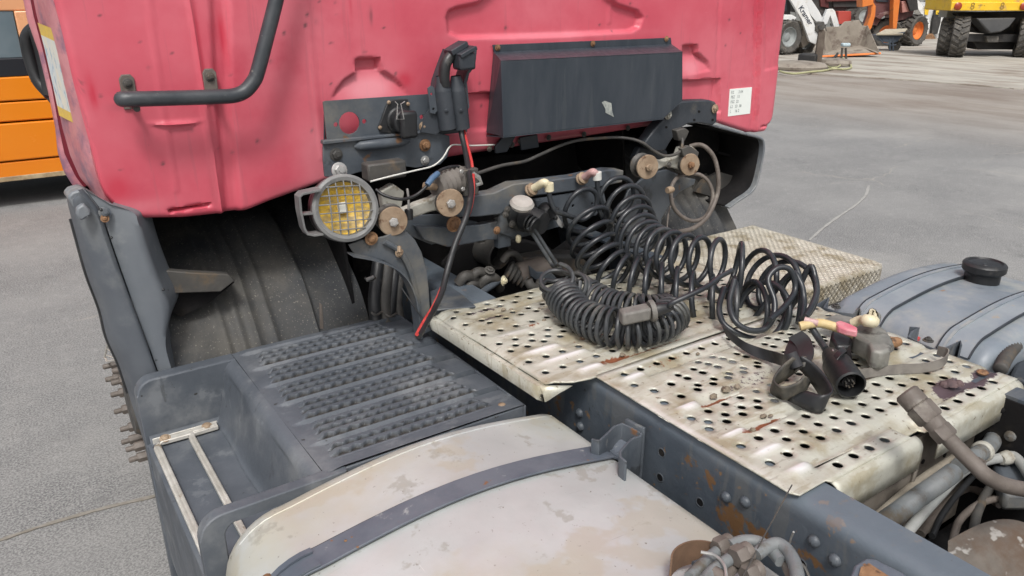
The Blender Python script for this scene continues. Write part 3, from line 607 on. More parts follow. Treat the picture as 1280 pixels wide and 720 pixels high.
MB().prism([(.30,2.083,.904),(.978,2.083,.904),(.978,2.083,.30),(.30,2.083,.30)],(0,.006,0)).build('tread_rear_edge','step',TR)
bolt((.93,1.41,.900),(0,0,1),.012,'rustlite',TR,head='dome')
# far cheek of the step well and near arch
def arc(cx,cz,r,a0,a1,n=8): return [(cx+r*math.cos(R(a0+(a1-a0)*i/n)),cz+r*math.sin(R(a0+(a1-a0)*i/n))) for i in range(n+1)]
ck=[(.19,.22),(.19,.86)]+arc(.235,.86,.045,180,90)+[(.455,.905),(.455,.22)]
MB().prism([(a,2.050,b) for a,b in ck],(0,.045,0)).build('step_cheek','step',ST,bevel=.008)
rows=[]
for k in range(9):   # concave fillet between cheek and floor / side wall
    a=R(90*k/8); rows.append([(x,2.052-.03*(1-math.sin(a)),.721+.03*(1-math.cos(a))) for x in np.linspace(.20,.39,8)])
MB().grid(rows).build('step_fillet','step',ST)
nk=[(.186,.22),(.186,.855)]+arc(.236,.855,.05,180,90)+[(.50,.907),(.50,.880)]+[(.262,.878)]+arc(.262,.850,.028,90,180)+[(.232,.22)]
MB().prism([(a,1.362,b) for a,b in nk],(0,.030,0)).build('step_arch','step',ST,bevel=.010)
# lower second step
MB().prism([(.193,1.39,.345),(.193,2.05,.345),(.46,2.05,.345),(.46,1.39,.345)],(0,0,.02)).build('lower_step_floor','step',ST,bevel=.004)
MB().prism([(.46,1.40,.3),(.46,2.05,.3),(.46,2.05,.72),(.46,1.40,.72)],(.01,0,0)).build('lower_step_wall','dark',ST)
def strips(z,yb,yn,parent):
    S=MB().ribbon([(.209,yn,z),(.209,yb-.03,z),(.212,yb-.01,z),(.225,yb,z),(.30,yb,z),(.372,yb,z)],[(.019,0,0)]*2+[(.016,.012,0),(.006,.019,0),(0,.024,0),(0,.024,0)],.012).build('anti_slip_strip','alu',parent,bevel=.002)
    MB().ribbon([(.297,yn,z+.002),(.297,yb-.03,z+.002),(.299,yb-.012,z+.002),(.310,yb+.004,z+.002),(.372,yb+.004,z+.002)],[(.017,0,0)]*2+[(.014,.012,0),(.006,.018,0),(0,.02,0)],.012).build('anti_slip_strip','alu',parent,bevel=.002)
    for dx in (.201,.209,.217,.291,.297,.303):
        pass
    MB().prism([(.205,yb+.013,z-.03),(.375,yb+.013,z-.03),(.375,yb+.013,z+.008),(.205,yb+.013,z+.008)],(0,.004,0)).build('strip_backing','alu',S,bevel=.001)
    for x in (.235,.345): bolt((x,yb+.002,z+.006),(0,-.3,1),.010,'rustlite',S,head='dome')
    for dx in (-.004,.004):
        MB().box((.209+dx,(yb+yn)/2,z+.0068),(.0035,yb-yn-.06,.003)).build('grip_ridge','alu',S); MB().box((.297+dx,(yb+yn)/2,z+.0088),(.0035,yb-yn-.06,.003)).build('grip_ridge','alu',S)
strips(.731,2.018,1.47,ST); strips(.375,2.0,1.40,ST)
# ------------------------------------------------------------------ fuel tanks
def tankmesh(x0,x1,y0,y1,ztop,zbot,rl,rr,rend=.06,dome=.012,n=10):
    P=[]
    def corner(cx,cz,r,a0,a1): 
        for k in range(n+1): a=R(a0+(a1-a0)*k/n); P.append((cx+r*math.cos(a),cz+r*math.sin(a)))
    corner(x1-rr,ztop-rr,rr,0,90)
    for t in np.linspace(0,1,14)[1:-1]: x=(x1-rr)+(x0+rl-x1+rr)*t; P.append((x,ztop+dome*math.sin(PI*t)))
    corner(x0+rl,ztop-rl,rl,90,180); corner(x0+rl,zbot+rl,rl,180,270); corner(x1-rr,zbot+rr,rr,270,360)
    cx=(x0+x1)/2; cz=(ztop+zbot)/2; hx=(x1-x0)/2; hz=(ztop-zbot)/2; rows=[]
    def row(y,ins): rows.append([(cx+(px-cx)*(1-ins/hx),y,cz+(pz-cz)*(1-ins/hz)) for px,pz in P])
    row(y0+.012,rend*3); 
    for k in range(9): a=R(90*k/8); row(y0+rend*(1-math.sin(a)),rend*(1-math.cos(a)) ) if False else row(y0+rend-rend*math.cos(a),rend-rend*math.sin(a))
    for y in np.linspace(y0+rend+.02,y1-rend-.02,26): row(y,0)
    for k in range(9)[::-1]: a=R(90*k/8); row(y1-rend+rend*math.cos(a),rend-rend*math.sin(a))
    row(y1-.012,rend*3)
    m=MB(); nP=len(P); m.add([p for r in rows for p in r],[(i*nP+j,i*nP+(j+1)%nP,(i+1)*nP+(j+1)%nP,(i+1)*nP+j) for i in range(len(rows)-1) for j in range(nP)]+[tuple(range(nP)),tuple((len(rows)-1)*nP+i for i in range(nP))])
    return m,P
m_,PT=tankmesh(.215,1.045,-.9,1.375,.893,.28,.13,.05,.050,.038)
TK=m_.build('fuel_tank','tank',T,ang=60)
def topz(P,x,ztop):
    best=[p for p in P]; q=[p for p in P if p[1]>(.6)]; q.sort(); return float(np.interp(x,[a[0] for a in q],[a[1] for a in q]))
def strap_on(P,xa,xb,yc,wd,off,m,name,parent,n=40,dy=0,down=0):
    q=sorted([p for p in P if p[1]>.62]); xs_=[a[0] for a in q]
    pts=[]
    for x in np.linspace(xa,xb,n): pts.append(Vector((x,yc+dy*(x-xa)/(xb-xa),float(np.interp(x,xs_,[a[1] for a in q]))+off)))
    if down: pts=[pts[0]+Vector((-.008,0,-.03*k)) for k in range(down,0,-1)]+pts
    return MB().ribbon(pts,(0,wd,0),.005).build(name,m,parent,bevel=.001),pts
S1,p1=strap_on(PT,.262,1.035,1.142,.056,.009,'strap','tank_strap',TK,dy=-.030)
strap_on(PT,.30,1.02,1.170,.012,.004,'black','rubber_underlay',TK,dy=-.030)
# strap fold with slot at the outer end
e=p1[0]
SA=MB(); 
for k,dy in ((0,.020),(1,-.020)): MB().ribbon([p+Vector((0,dy,.006)) for p in p1[:5]],(0,.013,0),.004).build('strap_loop','strap',S1)
MB().tube([e+Vector((-.004,-.03,.004)),e+Vector((-.004,.03,.004))],.010,10).build('strap_pin','rust',S1)
bolt(e+Vector((.012,0,.006)),(-.4,0,1),.010,'rust',S1)
for x,y in ((432,676),(440,672),(452,670),(447,684)): bolt(at(x,y,z=.915),(0,0,1),.003,'rust',S1,washer=False,head='dome')
MB().ribbon([(1.03,1.110,.89),(1.045,1.108,.887),(1.065,1.107,.90),(1.10,1.106,.902)],(0,.056,0),.005).build('strap_end','strap',S1)
# bent hat bracket on the rail for the strap
pth=[at(x/7.2+740,y/7.2+500,z=.945) for x,y in ((0,340),(60,355),(120,300),(190,230),(270,200),(340,230),(460,300),(445,325),(370,350),(310,410),(265,470),(270,510),(320,550))]
dz=Vector((0,0,-.13)); b=MB()
vsn=[];
for p in pth: vsn+=[p,p+dz]
b.add(vsn,[(2*i,2*i+1,2*i+3,2*i+2) for i in range(len(pth)-1)])
BR=b.build('strap_bracket','steel',T,solid=.006,bevel=.0015)
pt2=[at(x/7.2+740,y/7.2+500,z=.955) for x,y in ((320,160),(400,205),(485,245))]
b=MB(); vsn=[]
for p in pt2: vsn+=[p,p+Vector((0,0,-.17))]
b.add(vsn,[(0,1,3,2),(2,3,5,4)]).build('bracket_backing','steel',BR,solid=.008,bevel=.0015)
bolt(at(785,548,z=.90),(-.6,-.6,.2),.011,'zinc',BR)
# scrapes and raised weld seam on the tank
def seam(y,P,m,x0=.25,x1=1.02,r=.0018,zo=0):
    q=sorted([p for p in P if p[1]>.62]); xs_=[a[0] for a in q]
    MB().tube([Vector((x,y,float(np.interp(x,xs_,[a[1] for a in q]))+zo)) for x in np.linspace(x0,x1,30)],r,6).build('weld_seam',m,TK)
seam(1.322,PT,'tank',r=.0022)
# tank filler neck ring + valve cluster at the near edge come as hoses below
m_,PB=tankmesh(2.095,2.86,.80,1.31,.968,.33,.10,.12,.05,.020)
TB=m_.build('fuel_tank','tankblue',T,ang=60,label='blue grey painted tank with two steel straps and a black cap')
q=sorted([p for p in PB if p[1]>.7]); qx=[a[0] for a in q]; qz=[a[1] for a in q]
def strapB(y,wd,name='tank_strap'):
    xs_=np.linspace(2.11,2.82,40); pts=[Vector((x,y+.00*(x-2),float(np.interp(x,qx,qz))+.006)) for x in xs_]
    s_=MB().ribbon(pts,(0,wd,0),.007).build(name,mat('pale_blue_grey_strap',(.20,.23,.26),(.26,.29,.31),9,(.33,.27,.19),18,.66,.07,rough=.45,bump=.12),TB,bevel=.0015)
    MB().ribbon([p+Vector((0,wd/2+.002,.001)) for p in pts],(0,.003,0),.007).build('strap_edge','dark',s_)
    MB().ribbon([p+Vector((0,-wd/2-.002,.002)) for p in pts],(0,.0035,0),.008).build('strap_edge','dark',s_)
    MB().ribbon([p+Vector((0,wd*.30,.004)) for p in pts],(0,.008,0),.006).build('strap_ridge','tankblue',s_)
    return s_
ya=at(1062,402,z=.975).y; yb=at(1165,445,z=.975).y
s1=strapB(ya+.03,.085); s2=strapB(yb+.025,.085)
# cap
cc=at(1227,349,z=.988)
CAP=MB().lathe([(.052,-.03),(.053,.0),(.053,.024),(.060,.028),(.065,.034),(.0655,.052),(.061,.058),(.052,.061),(.049,.056),(.030,.058),(.001,.060)],cc,(0,0,1),30,cap=False).build('filler_cap','black',TB)
MB().lathe([(.058,-.012),(.060,-.004),(.055,0)],cc+Vector((0,0,-.012)),(0,0,1),30).build('filler_neck','dark',CAP)
MB().box(cc+Vector((0,0,.056)),(.07,.016,.008),.4).build('cap_grip','black',CAP,bevel=.004)
# bent strap brackets on the right tank
for P in (((1019,381),(1037,371),(1035,378),(1031,384),(1050,390),(1066,392),(1075,384),(1077,389)),((1137,408),(1150,409),(1141,415),(1137,421),(1155,430),(1172,437),(1186,432),(1201,425),(1203,431))):
    b=MB(); vs_=[]
    for p in P: c=at(*p,z=.985); vs_+=[c,c+Vector((0,0,-.10))]
    b.add(vs_,[(2*i,2*i+1,2*i+3,2*i+2) for i in range(len(P)-1)]).build('strap_bracket','steel',T,solid=.005,bevel=.001)
bolt(at(1045,384,z=.975),(0,0,1),.010,'grime',T); bolt(at(1160,426,z=.975),(0,0,1),.010,'grime',T)
MB().prism([at(x,y,z=.93) for x,y in ((1137,424),(1143,421),(1150,425),(1142,431))],(0,0,.008)).build('red_reflector','redline',T)
# ------------------------------------------------------------------ checker plate box, right
zc=.905
kA=at(905,288,z=zc); kC=at(1096,324,z=zc); kN=at(1030,366,z=zc)
x0,x1,yn,yf=1.99,2.74,1.475,2.12
b=MB(); b.grid([[(x,y,zc+.004*math.sin((x-x0)*4)) for x in np.linspace(x0,x1,20)] for y in np.linspace(yn,yf,20)])
CK=MB().prism([(x0,yn,zc),(x1-.045,yn,zc),(x1-.012,yn+.014,zc),(x1,yn+.05,zc),(x1,yf,zc),(x0,yf,zc)],(0,0,-.10)).build('checker_plate_box','tread',T,bevel=.012)
bars=MB(); k=0
for i,x in enumerate(np.arange(x0+.02,x1-.02,.0135)):
    for j,y in enumerate(np.arange(yn+.015,yf-.01,.0135)):
        a=R(45 if (i+j)%2 else -45); c=Vector((x,y,zc)); u=Vector((math.cos(a),math.sin(a),0))*.0068; v=Vector((-u.y,u.x,0))*.26
        bars.add([c-u,c+v,c+u,c-v,c-u*.5+Vector((0,0,.0013)),c+u*.5+Vector((0,0,.0013))],[(0,1,5,4),(1,2,5),(2,3,4,5),(3,0,4)])
for i,x in enumerate(np.arange(x0+.015,x1-.06,.0135)):
    for j in range(6):
        z_=zc-.012-j*.0135; a=R(45 if (i+j)%2 else -45); c=Vector((x,yn-.0005,z_)); u=Vector((math.cos(a),0,math.sin(a)))*.0068; v=Vector((-u.z,0,u.x))*.26
        bars.add([c-u,c+v,c+u,c-v,c-u*.5+Vector((0,-.0013,0)),c+u*.5+Vector((0,-.0013,0))],[(0,1,5,4),(1,2,5),(2,3,4,5),(3,0,4)])
bo=bars.build('raised_checker_pattern','tread',CK,kind='stuff')
# ------------------------------------------------------------------ chassis rails
def rail(xo,s,name,m):   # xo outer web, s=+1 flange towards +x
    pf=[(xo,.73)]+[(xo,.80),(xo,.86),(xo,.92),(xo,.955)]+[(xo+s*(.030-.030*math.cos(R(a))),.963+.030*math.sin(R(a))) for a in (0,20,45,70,90)]+[(xo+s*.085,.993),(xo+s*.085,.985)]
    ysr=np.linspace(-1.2,4.2,380); rows=[[(p[0],y,p[1]) for p in pf] for y in ysr]
    # finer web rows for the wear map
    o=MB().grid(rows).build(name,m,T,ang=50)
    return o,pf
def railf(xo,s):
    zl=list(np.linspace(.72,.955,26)); pf=[(xo,z) for z in zl]+[(xo+s*(.030-.030*math.cos(R(a))),.963+.030*math.sin(R(a))) for a in (0,15,30,45,60,75,90)]+[(xo+s*d,.993) for d in (.045,.06,.085)]+[(xo+s*.085,.985)]
    ysr=np.concatenate([np.arange(-1.2,.2,.05),np.arange(.2,1.7,.01),np.arange(1.7,4.2,.1)])
    return MB().grid([[(p[0],y,p[1]) for p in pf] for y in ysr]).build('chassis_rail','steel_rust',T,ang=50)
RL=railf(1.108,1); RR=railf(1.930,-1)
me=RL.data; att=me.color_attributes.new('wear_shading','FLOAT_COLOR','POINT'); N_=len(me.vertices); co_=np.zeros(N_*3); me.vertices.foreach_get('co',co_); co_=co_.reshape(-1,3); wear_shading=np.zeros((N_,4),np.float32); wear_shading[:,3]=1
def rb(px,py,rx,ry,ch,amp):
    c=at(px,py,x=1.108); k=mpp(px,py,x=1.108); d=((co_[:,1]-c.y)/(rx*k))**2+((co_[:,2]-c.z)/(ry*k))**2; nz=.65+.35*np.sin(co_[:,1]*160+np.sin(co_[:,2]*90)*2)*np.sin(co_[:,2]*140+co_[:,1]*60); wear_shading[:,ch]=np.maximum(wear_shading[:,ch],np.clip(amp*1.2*np.exp(-d),0,1)*nz)
for q in ((915,650,26,24,0,.95),(890,600,14,18,0,.7),(950,668,26,14,0,.8),(864,577,12,12,0,.6),(875,600,8,18,0,.5),(1015,700,24,10,0,.8),(1040,655,10,6,0,.8),(1030,640,20,8,0,.4),(698,500,6,30,0,.75),(686,515,6,26,0,.5),(995,690,16,20,0,.5),(740,510,30,20,2,.3)): rb(*q)
m_=(co_[:,2]>.955); wear_shading[m_,1]=np.maximum(wear_shading[m_,1],.55*np.clip((co_[m_,2]-.955)/.03,0,1)+.0)  # bend and top flange tinted lighter
att.data.foreach_set('color',wear_shading.ravel())
for x,y in ((725,516),(726,533),(908,621),(932,627),(1018,676),(1044,700)): bolt(at(x,y,x=1.1075),(-1,0,0),.0125,'steel',RL,washer=False,head='dome',name='rivet')
for x,y in ((827,566),(825,597),(875,628),(1002,705)):
    c=at(x,y,x=1.1078); h_=MB(); h_.lathe([(.0085,.0003),(.0105,.0012),(.0125,.0003)],c,(-1,0,0),18,cap=False); h_.build('bolt_hole_rim','steel',RL)
    MB().lathe([(.0088,0.0002),(.0088,.0006)],c,(-1,0,0),18).build('bolt_hole','void',RL)
# ------------------------------------------------------------------ perforated decks
def deck(outer,rows_,pads,grooves,slots,name,zf,wears,hr=.0098):
    holes=[]; 
    for (y,xst,xe,r) in rows_:
        x=xst
        while x<xe: holes.append((x+random.uniform(-.0012,.0012),y+random.uniform(-.0008,.0008),r)); x+=.0537
    sl=[]
    for (xa,xb,y,h) in slots:
        sl.append([(xa,y-h/2),(xb,y-h/2),(xb+h/2,y),(xb,y+h/2),(xa,y+h/2),(xa-h/2,y)])
        holes=[q for q in holes if not (xa-.012<q[0]<xb+.012 and abs(q[1]-y)<.016)]
    V,Fs=sheet2d(outer,holes+sl,step=.0105,hn=14)
    vs_=[]
    for v in V:
        z=zf(v[0],v[1])
        for (xa,xb,y,h,hw) in pads:
            dx=max(0,max(xa-v[0],v[0]-xb)); dy=abs(v[1]-y); z+=h*(1-sstep(dy,hw*.5,hw))*(1-sstep(dx,0,.012))
        for (xa,xb,y,h,hw) in grooves:
            dx=max(0,max(xa-v[0],v[0]-xb)); dy=abs(v[1]-y); z-=h*(1-sstep(dy,hw*.45,hw))*(1-sstep(dx,0,.02))
        vs_.append((v[0],v[1],z))
    o=MB().add(vs_,Fs).build(name,'deck',T,ang=60,solid=.0035,fix=False)
    me=o.data
    if me.polygons[0].normal.z<0: me.flip_normals()
    at_=me.color_attributes.new('wear_shading','FLOAT_COLOR','POINT'); A_=np.array(vs_); wr=np.zeros((len(vs_),4),np.float32); wr[:,3]=1
    for (cx,cy,rx,ry,ch,amp) in wears: d=((A_[:,0]-cx)/rx)**2+((A_[:,1]-cy)/ry)**2; wr[:,ch]=np.maximum(wr[:,ch],np.clip(amp*1.25*np.exp(-d*d),0,1))
    at_.data.foreach_set('color',wr.ravel()); return o
P2=[(1.150,1.172),(1.272-.0537,1.150)]
rows2=[(1.224,1.165,1.92,.0098),(1.172,1.150,1.92,.0098),(1.150,1.272,1.90,.0092),(1.126,1.171,1.90,.0104),(1.087,1.275,1.9,.0098),(1.073,1.150,1.92,.0104),
 (.992,1.151,1.92,.0100),(.960,1.171,1.90,.0098),(.939,1.150,1.92,.0104),(.855,1.151,1.92,.0104),(.818,1.250,1.90,.0098),(.781,1.151,1.91,.0104),(.702,1.254,1.46,.0106),(.702,1.60,1.92,.0106)]
pads2=[(1.150,1.204,1.204,.006,.011),(1.150,1.207,1.029,.006,.011),(1.150,1.204,.896,.006,.011),(1.152,1.214,.815,.006,.010),(1.152,1.206,.735,.006,.011),(1.12,1.92,1.243,.004,.012)]
gro2=[(1.222,1.93,1.198,.006,.016),(1.222,1.93,1.024,.007,.020),(1.222,1.93,.894,.007,.018),(1.222,1.93,.736,.008,.018),(1.49,1.55,.70,.02,.03)]
slots2=[(1.215,1.333,1.187,.004),(1.45,1.60,1.187,.004),(1.255,1.334,1.012,.005),(1.46,1.60,1.012,.005),(1.285,1.336,.882,.005),(1.46,1.60,.882,.005),(1.213,1.339,.722,.0075),(1.66,1.76,.722,.0075)]
out2=[(1.104,1.262),(1.102,.70),(1.112,.684),(1.190,.684),(1.195,.676),(1.490,.676),(1.500,.70),(1.545,.70),(1.555,.676),(1.935,.676),(1.935,1.262)]
w2=[(1.177,1.204,.03,.008,1,1),(1.18,1.029,.03,.008,1,1),(1.178,.896,.03,.008,1,1),(1.182,.815,.034,.008,1,1),(1.18,.735,.03,.008,1,1),(1.108,.95,.005,.26,1,.7),(1.5,1.244,.4,.006,1,.4),
 (1.236,1.012,.03,.006,0,1),(1.255,1.012,.03,.004,0,.6),(1.225,.885,.03,.010,0,.9),(1.262,.886,.03,.008,0,1),(1.76,.745,.06,.030,2,.8),(1.83,.722,.05,.02,2,.6),(1.90,.735,.045,.025,2,.6),(1.80,.722,.02,.008,0,1),(1.45,.79,.06,.02,2,.10),(1.40,1.04,.12,.03,2,.25),(1.30,1.22,.1,.01,0,.3)]
D2=deck(out2,rows2,pads2,gro2,slots2,'deck_plate',lambda x,y:.9995+.0012*math.sin(x*11)+.001*math.sin(y*14+x*3),w2)
rows1=[(1.345,1.017,1.9,.0098),(1.415,1.015,1.9,.0098),(1.490,1.012,1.9,.0095),(1.512,1.041,1.9,.0095),(1.543,1.009,1.9,.0095),(1.615,1.007,1.9,.0095),(1.670,1.063,1.9,.0095),(1.703,1.003,1.9,.0095),(1.765,1.0,1.9,.0095),(1.80,1.03,1.9,.009)]
pads1=[(1.085,1.150,1.302,.006,.012),(1.040,1.172,1.386,.006,.011),(1.025,1.135,1.450,.006,.011),(1.020,1.13,1.576,.004,.010),(1.06,1.20,1.665,.0035,.03)]
gro1=[(1.19,1.93,1.302,.006,.016),(1.19,1.93,1.386,.005,.014),(1.15,1.93,1.450,.006,.016),(1.15,1.93,1.576,.006,.014),(1.05,1.93,1.735,.005,.014)]
out1=[(.985,1.305),(1.04,1.268),(1.085,1.258),(1.114,1.2575),(1.114,1.266),(1.935,1.266),(1.935,1.815),(.972,1.825)]
w1=[(1.12,1.302,.035,.008,1,1),(1.105,1.386,.07,.008,1,.9),(1.08,1.45,.055,.008,1,.9),(1.075,1.576,.05,.007,1,.4),(1.15,1.59,.03,.006,0,.5),(1.2,1.31,.05,.01,0,.5),(1.3,1.30,.2,.008,0,.4),(1.1,1.76,.1,.012,2,.35),(1.09,1.70,.05,.01,2,.4),(1.22,1.45,.06,.01,0,.3)]
D1=deck(out1,rows1,pads1,gro1,[],'deck_plate',lambda x,y:1.0015+.0012*math.sin(x*9+1)+.001*math.sin(y*13)-.010*(1-sstep(x,.972,1.0)),w1)
# folded skirt on the left of the front deck and its turned-down corner
lf=[(.985,1.305),(.972,1.825)]; rows=[]; SKZ=at(648,491,y=1.30).z; print('skirt',SKZ,at(648,491,y=1.30))
for t in np.linspace(0,1,20):
    x=lf[0][0]+(lf[1][0]-lf[0][0])*t; y=lf[0][1]+(lf[1][1]-lf[0][1])*t; r=[]
    for a in (0,20,45,70,90): r.append((x-.022*math.sin(R(a)),y,.9905-.022*(1-math.cos(R(a)))))
    r+= [(x-.0225,y,.962),(x-.0232-.001*math.sin(t*9),y,SKZ)]
    rows.append(r)
rows.insert(0,[(1.04,1.268,.990),(1.02,1.270,.984),(1.005,1.275,.976),(.992,1.28,.968),(.982,1.285,.960),(.974,1.29,.955),(.966,1.30,SKZ)])
MB().grid(rows).build('deck_skirt','deck',D1,solid=.003,ang=60)
# rolled near lip of the rear deck
for a_,b_ in ((1.197,1.490),(1.557,1.935)):
    rows=[]
    for x in np.linspace(a_,b_,24):
        e=min(1,(x-a_)/.012,(b_-x)/.02); r=[(x,.678,.9995-.002*(1-e))]
        for an in (15,35,55,75,90): r.append((x,.678-.022*math.sin(R(an)),.9995-.022*(1-math.cos(R(an)))-.002*(1-e)))
        r+=[(x,.6555,.955),(x,.657,.925)]; rows.append(r)
    MB().grid(rows).build('deck_lip','deck',D2,solid=.0035,ang=60)
MB().lathe([(.012,0),(.014,.004),(.009,.008),(.001,.008)],at(1228,467,z=1.0),(0,0,1),9,cap=False).build('rust_bolt','rust',D2)
for c,s in (((1.765,.747,1.004),.017),((1.775,.735,1.006),.011),((1.755,.757,1.0),.012)): MB().lathe([(s,0),(s*.9,.006),(s*.5,.011),(.001,.012)],c,(0,0,1),7,cap=False).build('rust_lump',mat('dark_rust_crust',(.07,.05,.055),(.12,.08,.08),40,rough=.9,bump=.6),D2)
# brown inner crossmember plates and dark interior under the deck
brn=mat('dirt_caked_steel',(.13,.112,.092),(.20,.178,.15),6,(.075,.062,.05),9,.56,.1,(.02,.02,.02),30,.72,.85,.1,0,.3,60)
MB().prism([(1.20,.668,.925),(1.52,.668,.925),(1.46,.668,.70),(1.20,.668,.66)],(0,.012,0)).build('crossmember',brn,T,bevel=.003)
MB().prism([(1.52,.70,.955),(1.52,.70,.6),(1.93,.70,.6),(1.93,.70,.955)],(0,.012,0)).build('crossmember',brn,T,bevel=.003)
MB().prism([(1.49,.66,.93),(1.49,.71,.96),(1.49,.71,.6),(1.46,.66,.6)],(.012,0,0)).build('gusset_plate',brn,T,bevel=.003)
for x,z_ in ((1.66,.90),(1.70,.86),(1.60,.88),(1.80,.91),(1.58,.80),(1.66,.78)): MB().lathe([(.006,0),(.006,.002)],(x,.6995,z_),(0,-1,0),10).build('drain_hole','void',T)
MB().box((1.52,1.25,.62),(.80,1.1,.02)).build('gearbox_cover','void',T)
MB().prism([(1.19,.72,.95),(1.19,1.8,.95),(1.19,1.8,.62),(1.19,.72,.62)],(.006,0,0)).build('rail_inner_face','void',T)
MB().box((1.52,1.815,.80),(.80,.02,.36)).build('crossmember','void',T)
for y in (1.0,1.45): MB().cyl((1.13,y,.86),(1.93,y,.86),.05,n=18).build('cross_tube','grime',T)

clod=mat('dry_dirt_clod',(.16,.13,.095),(.24,.20,.15),30,(.09,.065,.045),40,.6,rough=.95,bump=.6)
for x,y,r_ in ((1.262,1.028,.010),(1.31,1.034,.012),(1.345,1.03,.007),(1.285,.905,.008),(1.30,.898,.006),(1.20,1.60,.007),(1.245,1.60,.011),(1.262,1.592,.007),(1.33,1.51,.006),(1.62,.93,.009),(1.64,.94,.006),(1.70,1.02,.006),(1.22,.882,.007),(1.235,1.31,.008),(1.40,1.205,.006),(1.15,1.73,.008),(1.17,1.722,.006)):
    b=MB(); n=9; rows_c=[]
    for zz_,k_ in ((0,1),(.35,.95),(.62,.7),(.8,.35)): rows_c.append([(x+math.cos(2*PI*i/n)*r_*k_*random.uniform(.75,1.25),y+math.sin(2*PI*i/n)*r_*k_*random.uniform(.6,1.0),1.0+zz_*r_*random.uniform(.8,1.1)) for i in range(n)])
    vs_=[p for r in rows_c for p in r]; b.add(vs_,[(k*n+i,k*n+(i+1)%n,(k+1)*n+(i+1)%n,(k+1)*n+i) for k in range(3) for i in range(n)]+[tuple(3*n+i for i in range(n))])
    b.build('dirt_clod',clod,D2 if y<1.26 else D1)
# ------------------------------------------------------------------ near-black panels added behind and under the cab to keep it dark
MB().prism([(.88,2.62,.25),(2.06,2.62,.25),(2.06,2.62,1.52),(.88,2.62,1.52)],(0,.03,0)).build('dark_backing','void',T)
MB().prism([(.30,3.45,.25),(2.64,3.45,.25),(2.64,3.45,1.52),(.30,3.45,1.52)],(0,.03,0)).build('dark_backing','void',T)
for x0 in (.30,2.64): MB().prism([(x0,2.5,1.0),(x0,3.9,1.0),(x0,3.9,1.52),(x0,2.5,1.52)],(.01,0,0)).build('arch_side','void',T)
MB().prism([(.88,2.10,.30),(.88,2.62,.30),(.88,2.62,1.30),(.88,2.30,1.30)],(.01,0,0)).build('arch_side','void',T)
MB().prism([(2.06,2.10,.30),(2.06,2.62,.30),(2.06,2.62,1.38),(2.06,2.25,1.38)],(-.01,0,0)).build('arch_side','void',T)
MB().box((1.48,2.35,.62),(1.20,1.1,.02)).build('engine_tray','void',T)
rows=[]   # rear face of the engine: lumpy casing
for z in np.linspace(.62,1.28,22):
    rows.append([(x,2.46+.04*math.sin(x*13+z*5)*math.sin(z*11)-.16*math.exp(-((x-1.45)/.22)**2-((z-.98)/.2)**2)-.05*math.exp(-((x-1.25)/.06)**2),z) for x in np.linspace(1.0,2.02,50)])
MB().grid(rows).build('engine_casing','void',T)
# ------------------------------------------------------------------ rear cab crossmember
yb_=1.94
plate('crossbeam',((560,247),(590,245),(618,241),(642,230),(680,226),(720,221),(762,212),(780,213),(778,228),(740,236),(702,241),(660,246),(644,250),(632,262),(627,268),(600,271),(560,272)),yb_,.05,'steel',T,bevel=.004)
plate('crossbeam_lower',((520,283),(560,284),(600,281),(626,276),(700,276),(694,285),(664,294),(640,300),(610,300),(590,304),(560,309),(530,300)),yb_+.02,.03,'steel',T,bevel=.003)
PN=plate('socket_panel',((624,262),(640,252),(700,243),(752,234),(756,252),(744,268),(700,282),(664,292),(640,296),(622,290)),yb_+.012,.006,'steel',T,holes=((715,257,2.5),(739,254,2)),label=None)
for a,b in ((683,277),(693,273),(683,283),(620,270)): plate('panel_slot',((a-3,b+1),(a+3,b-1),(a+3,b+.5),(a-3,b+2.5)),yb_+.011,.002,'void',T)
bolt(at(567,280,y=yb_-.01),(0,-1,0),.017,'rust',T,head='dome')
bolt(at(621,288,y=yb_),(0,-1,0),.009,'rust',T)
MB().box(at(628,286,y=yb_+.03),(.05,.03,.12)).build('beam_bracket','steel',T,bevel=.004)
# yellow and pink hose elbows
def elbow(p1,p2,p3,m,lab):
    a=at(*p1,y=yb_-.012); b=at(*p2,y=yb_-.07); c=at(*p3,y=yb_-.075)
    e=MB().tube(spl([a,a.lerp(b,.6),b,b.lerp(c,.4)+Vector((.006,0,-.002)),c],6),.0125,12).build('hose_elbow',m,T,label=lab)
    MB().lathe([(.017,0),(.0205,.004),(.0205,.008),(.016,.012),(.0205,.016),(.0205,.02),(.015,.024)],a,b-a,18).build('elbow_nut','rustlite',e)
    MB().lathe([(.0145,0),(.0145,.025)],c+Vector((0,0,.018)),Vector((.1,0,-1)),14).build('elbow_end','cream' if m!='pinkfit' else 'white',e); return c
eY=elbow((661,239),(680,228),(686,236),'cream','yellow hose elbow'); eP=elbow((725,225),(741,215),(746,222),'pinkfit','pink hose elbow')
# trailer cable sockets
c=at(655,268,y=yb_-.01); s_=MB(); s_.lathe([(.060,.015),(.060,.0),(.050,-.004)],c,(0,1,0),8); s_.lathe([(.040,0),(.042,.03),(.038,.05),(.036,.075)],c+Vector((.0,.0,-.01)),(.35,-1,-.1),20)
SK=s_.build('cable_socket','black',T,bevel=.002)
MB().lathe([(.034,0),(.038,.01),(.032,.02),(.012,.024),(.001,.024)],at(652,258,y=yb_-.09),(-.1,-.35,1),20,cap=False).build('socket_lid',mat('grey_plastic_lid',(.33,.31,.28),(.42,.40,.37),20,rough=.55,bump=.15),SK)
for k in range(3): MB().lathe([(.024,0),(.026,.004),(.024,.008)],at(659,276,y=yb_-.075)+Vector((.004*k,-.012*k,-.004*k)),(.35,-1,-.3),16).build('socket_ring','black',SK)
for x,y in ((632,268),(640,280),(634,262)): bolt(at(x,y,y=yb_-.03),(0,-1,0),.008,'grime',SK)
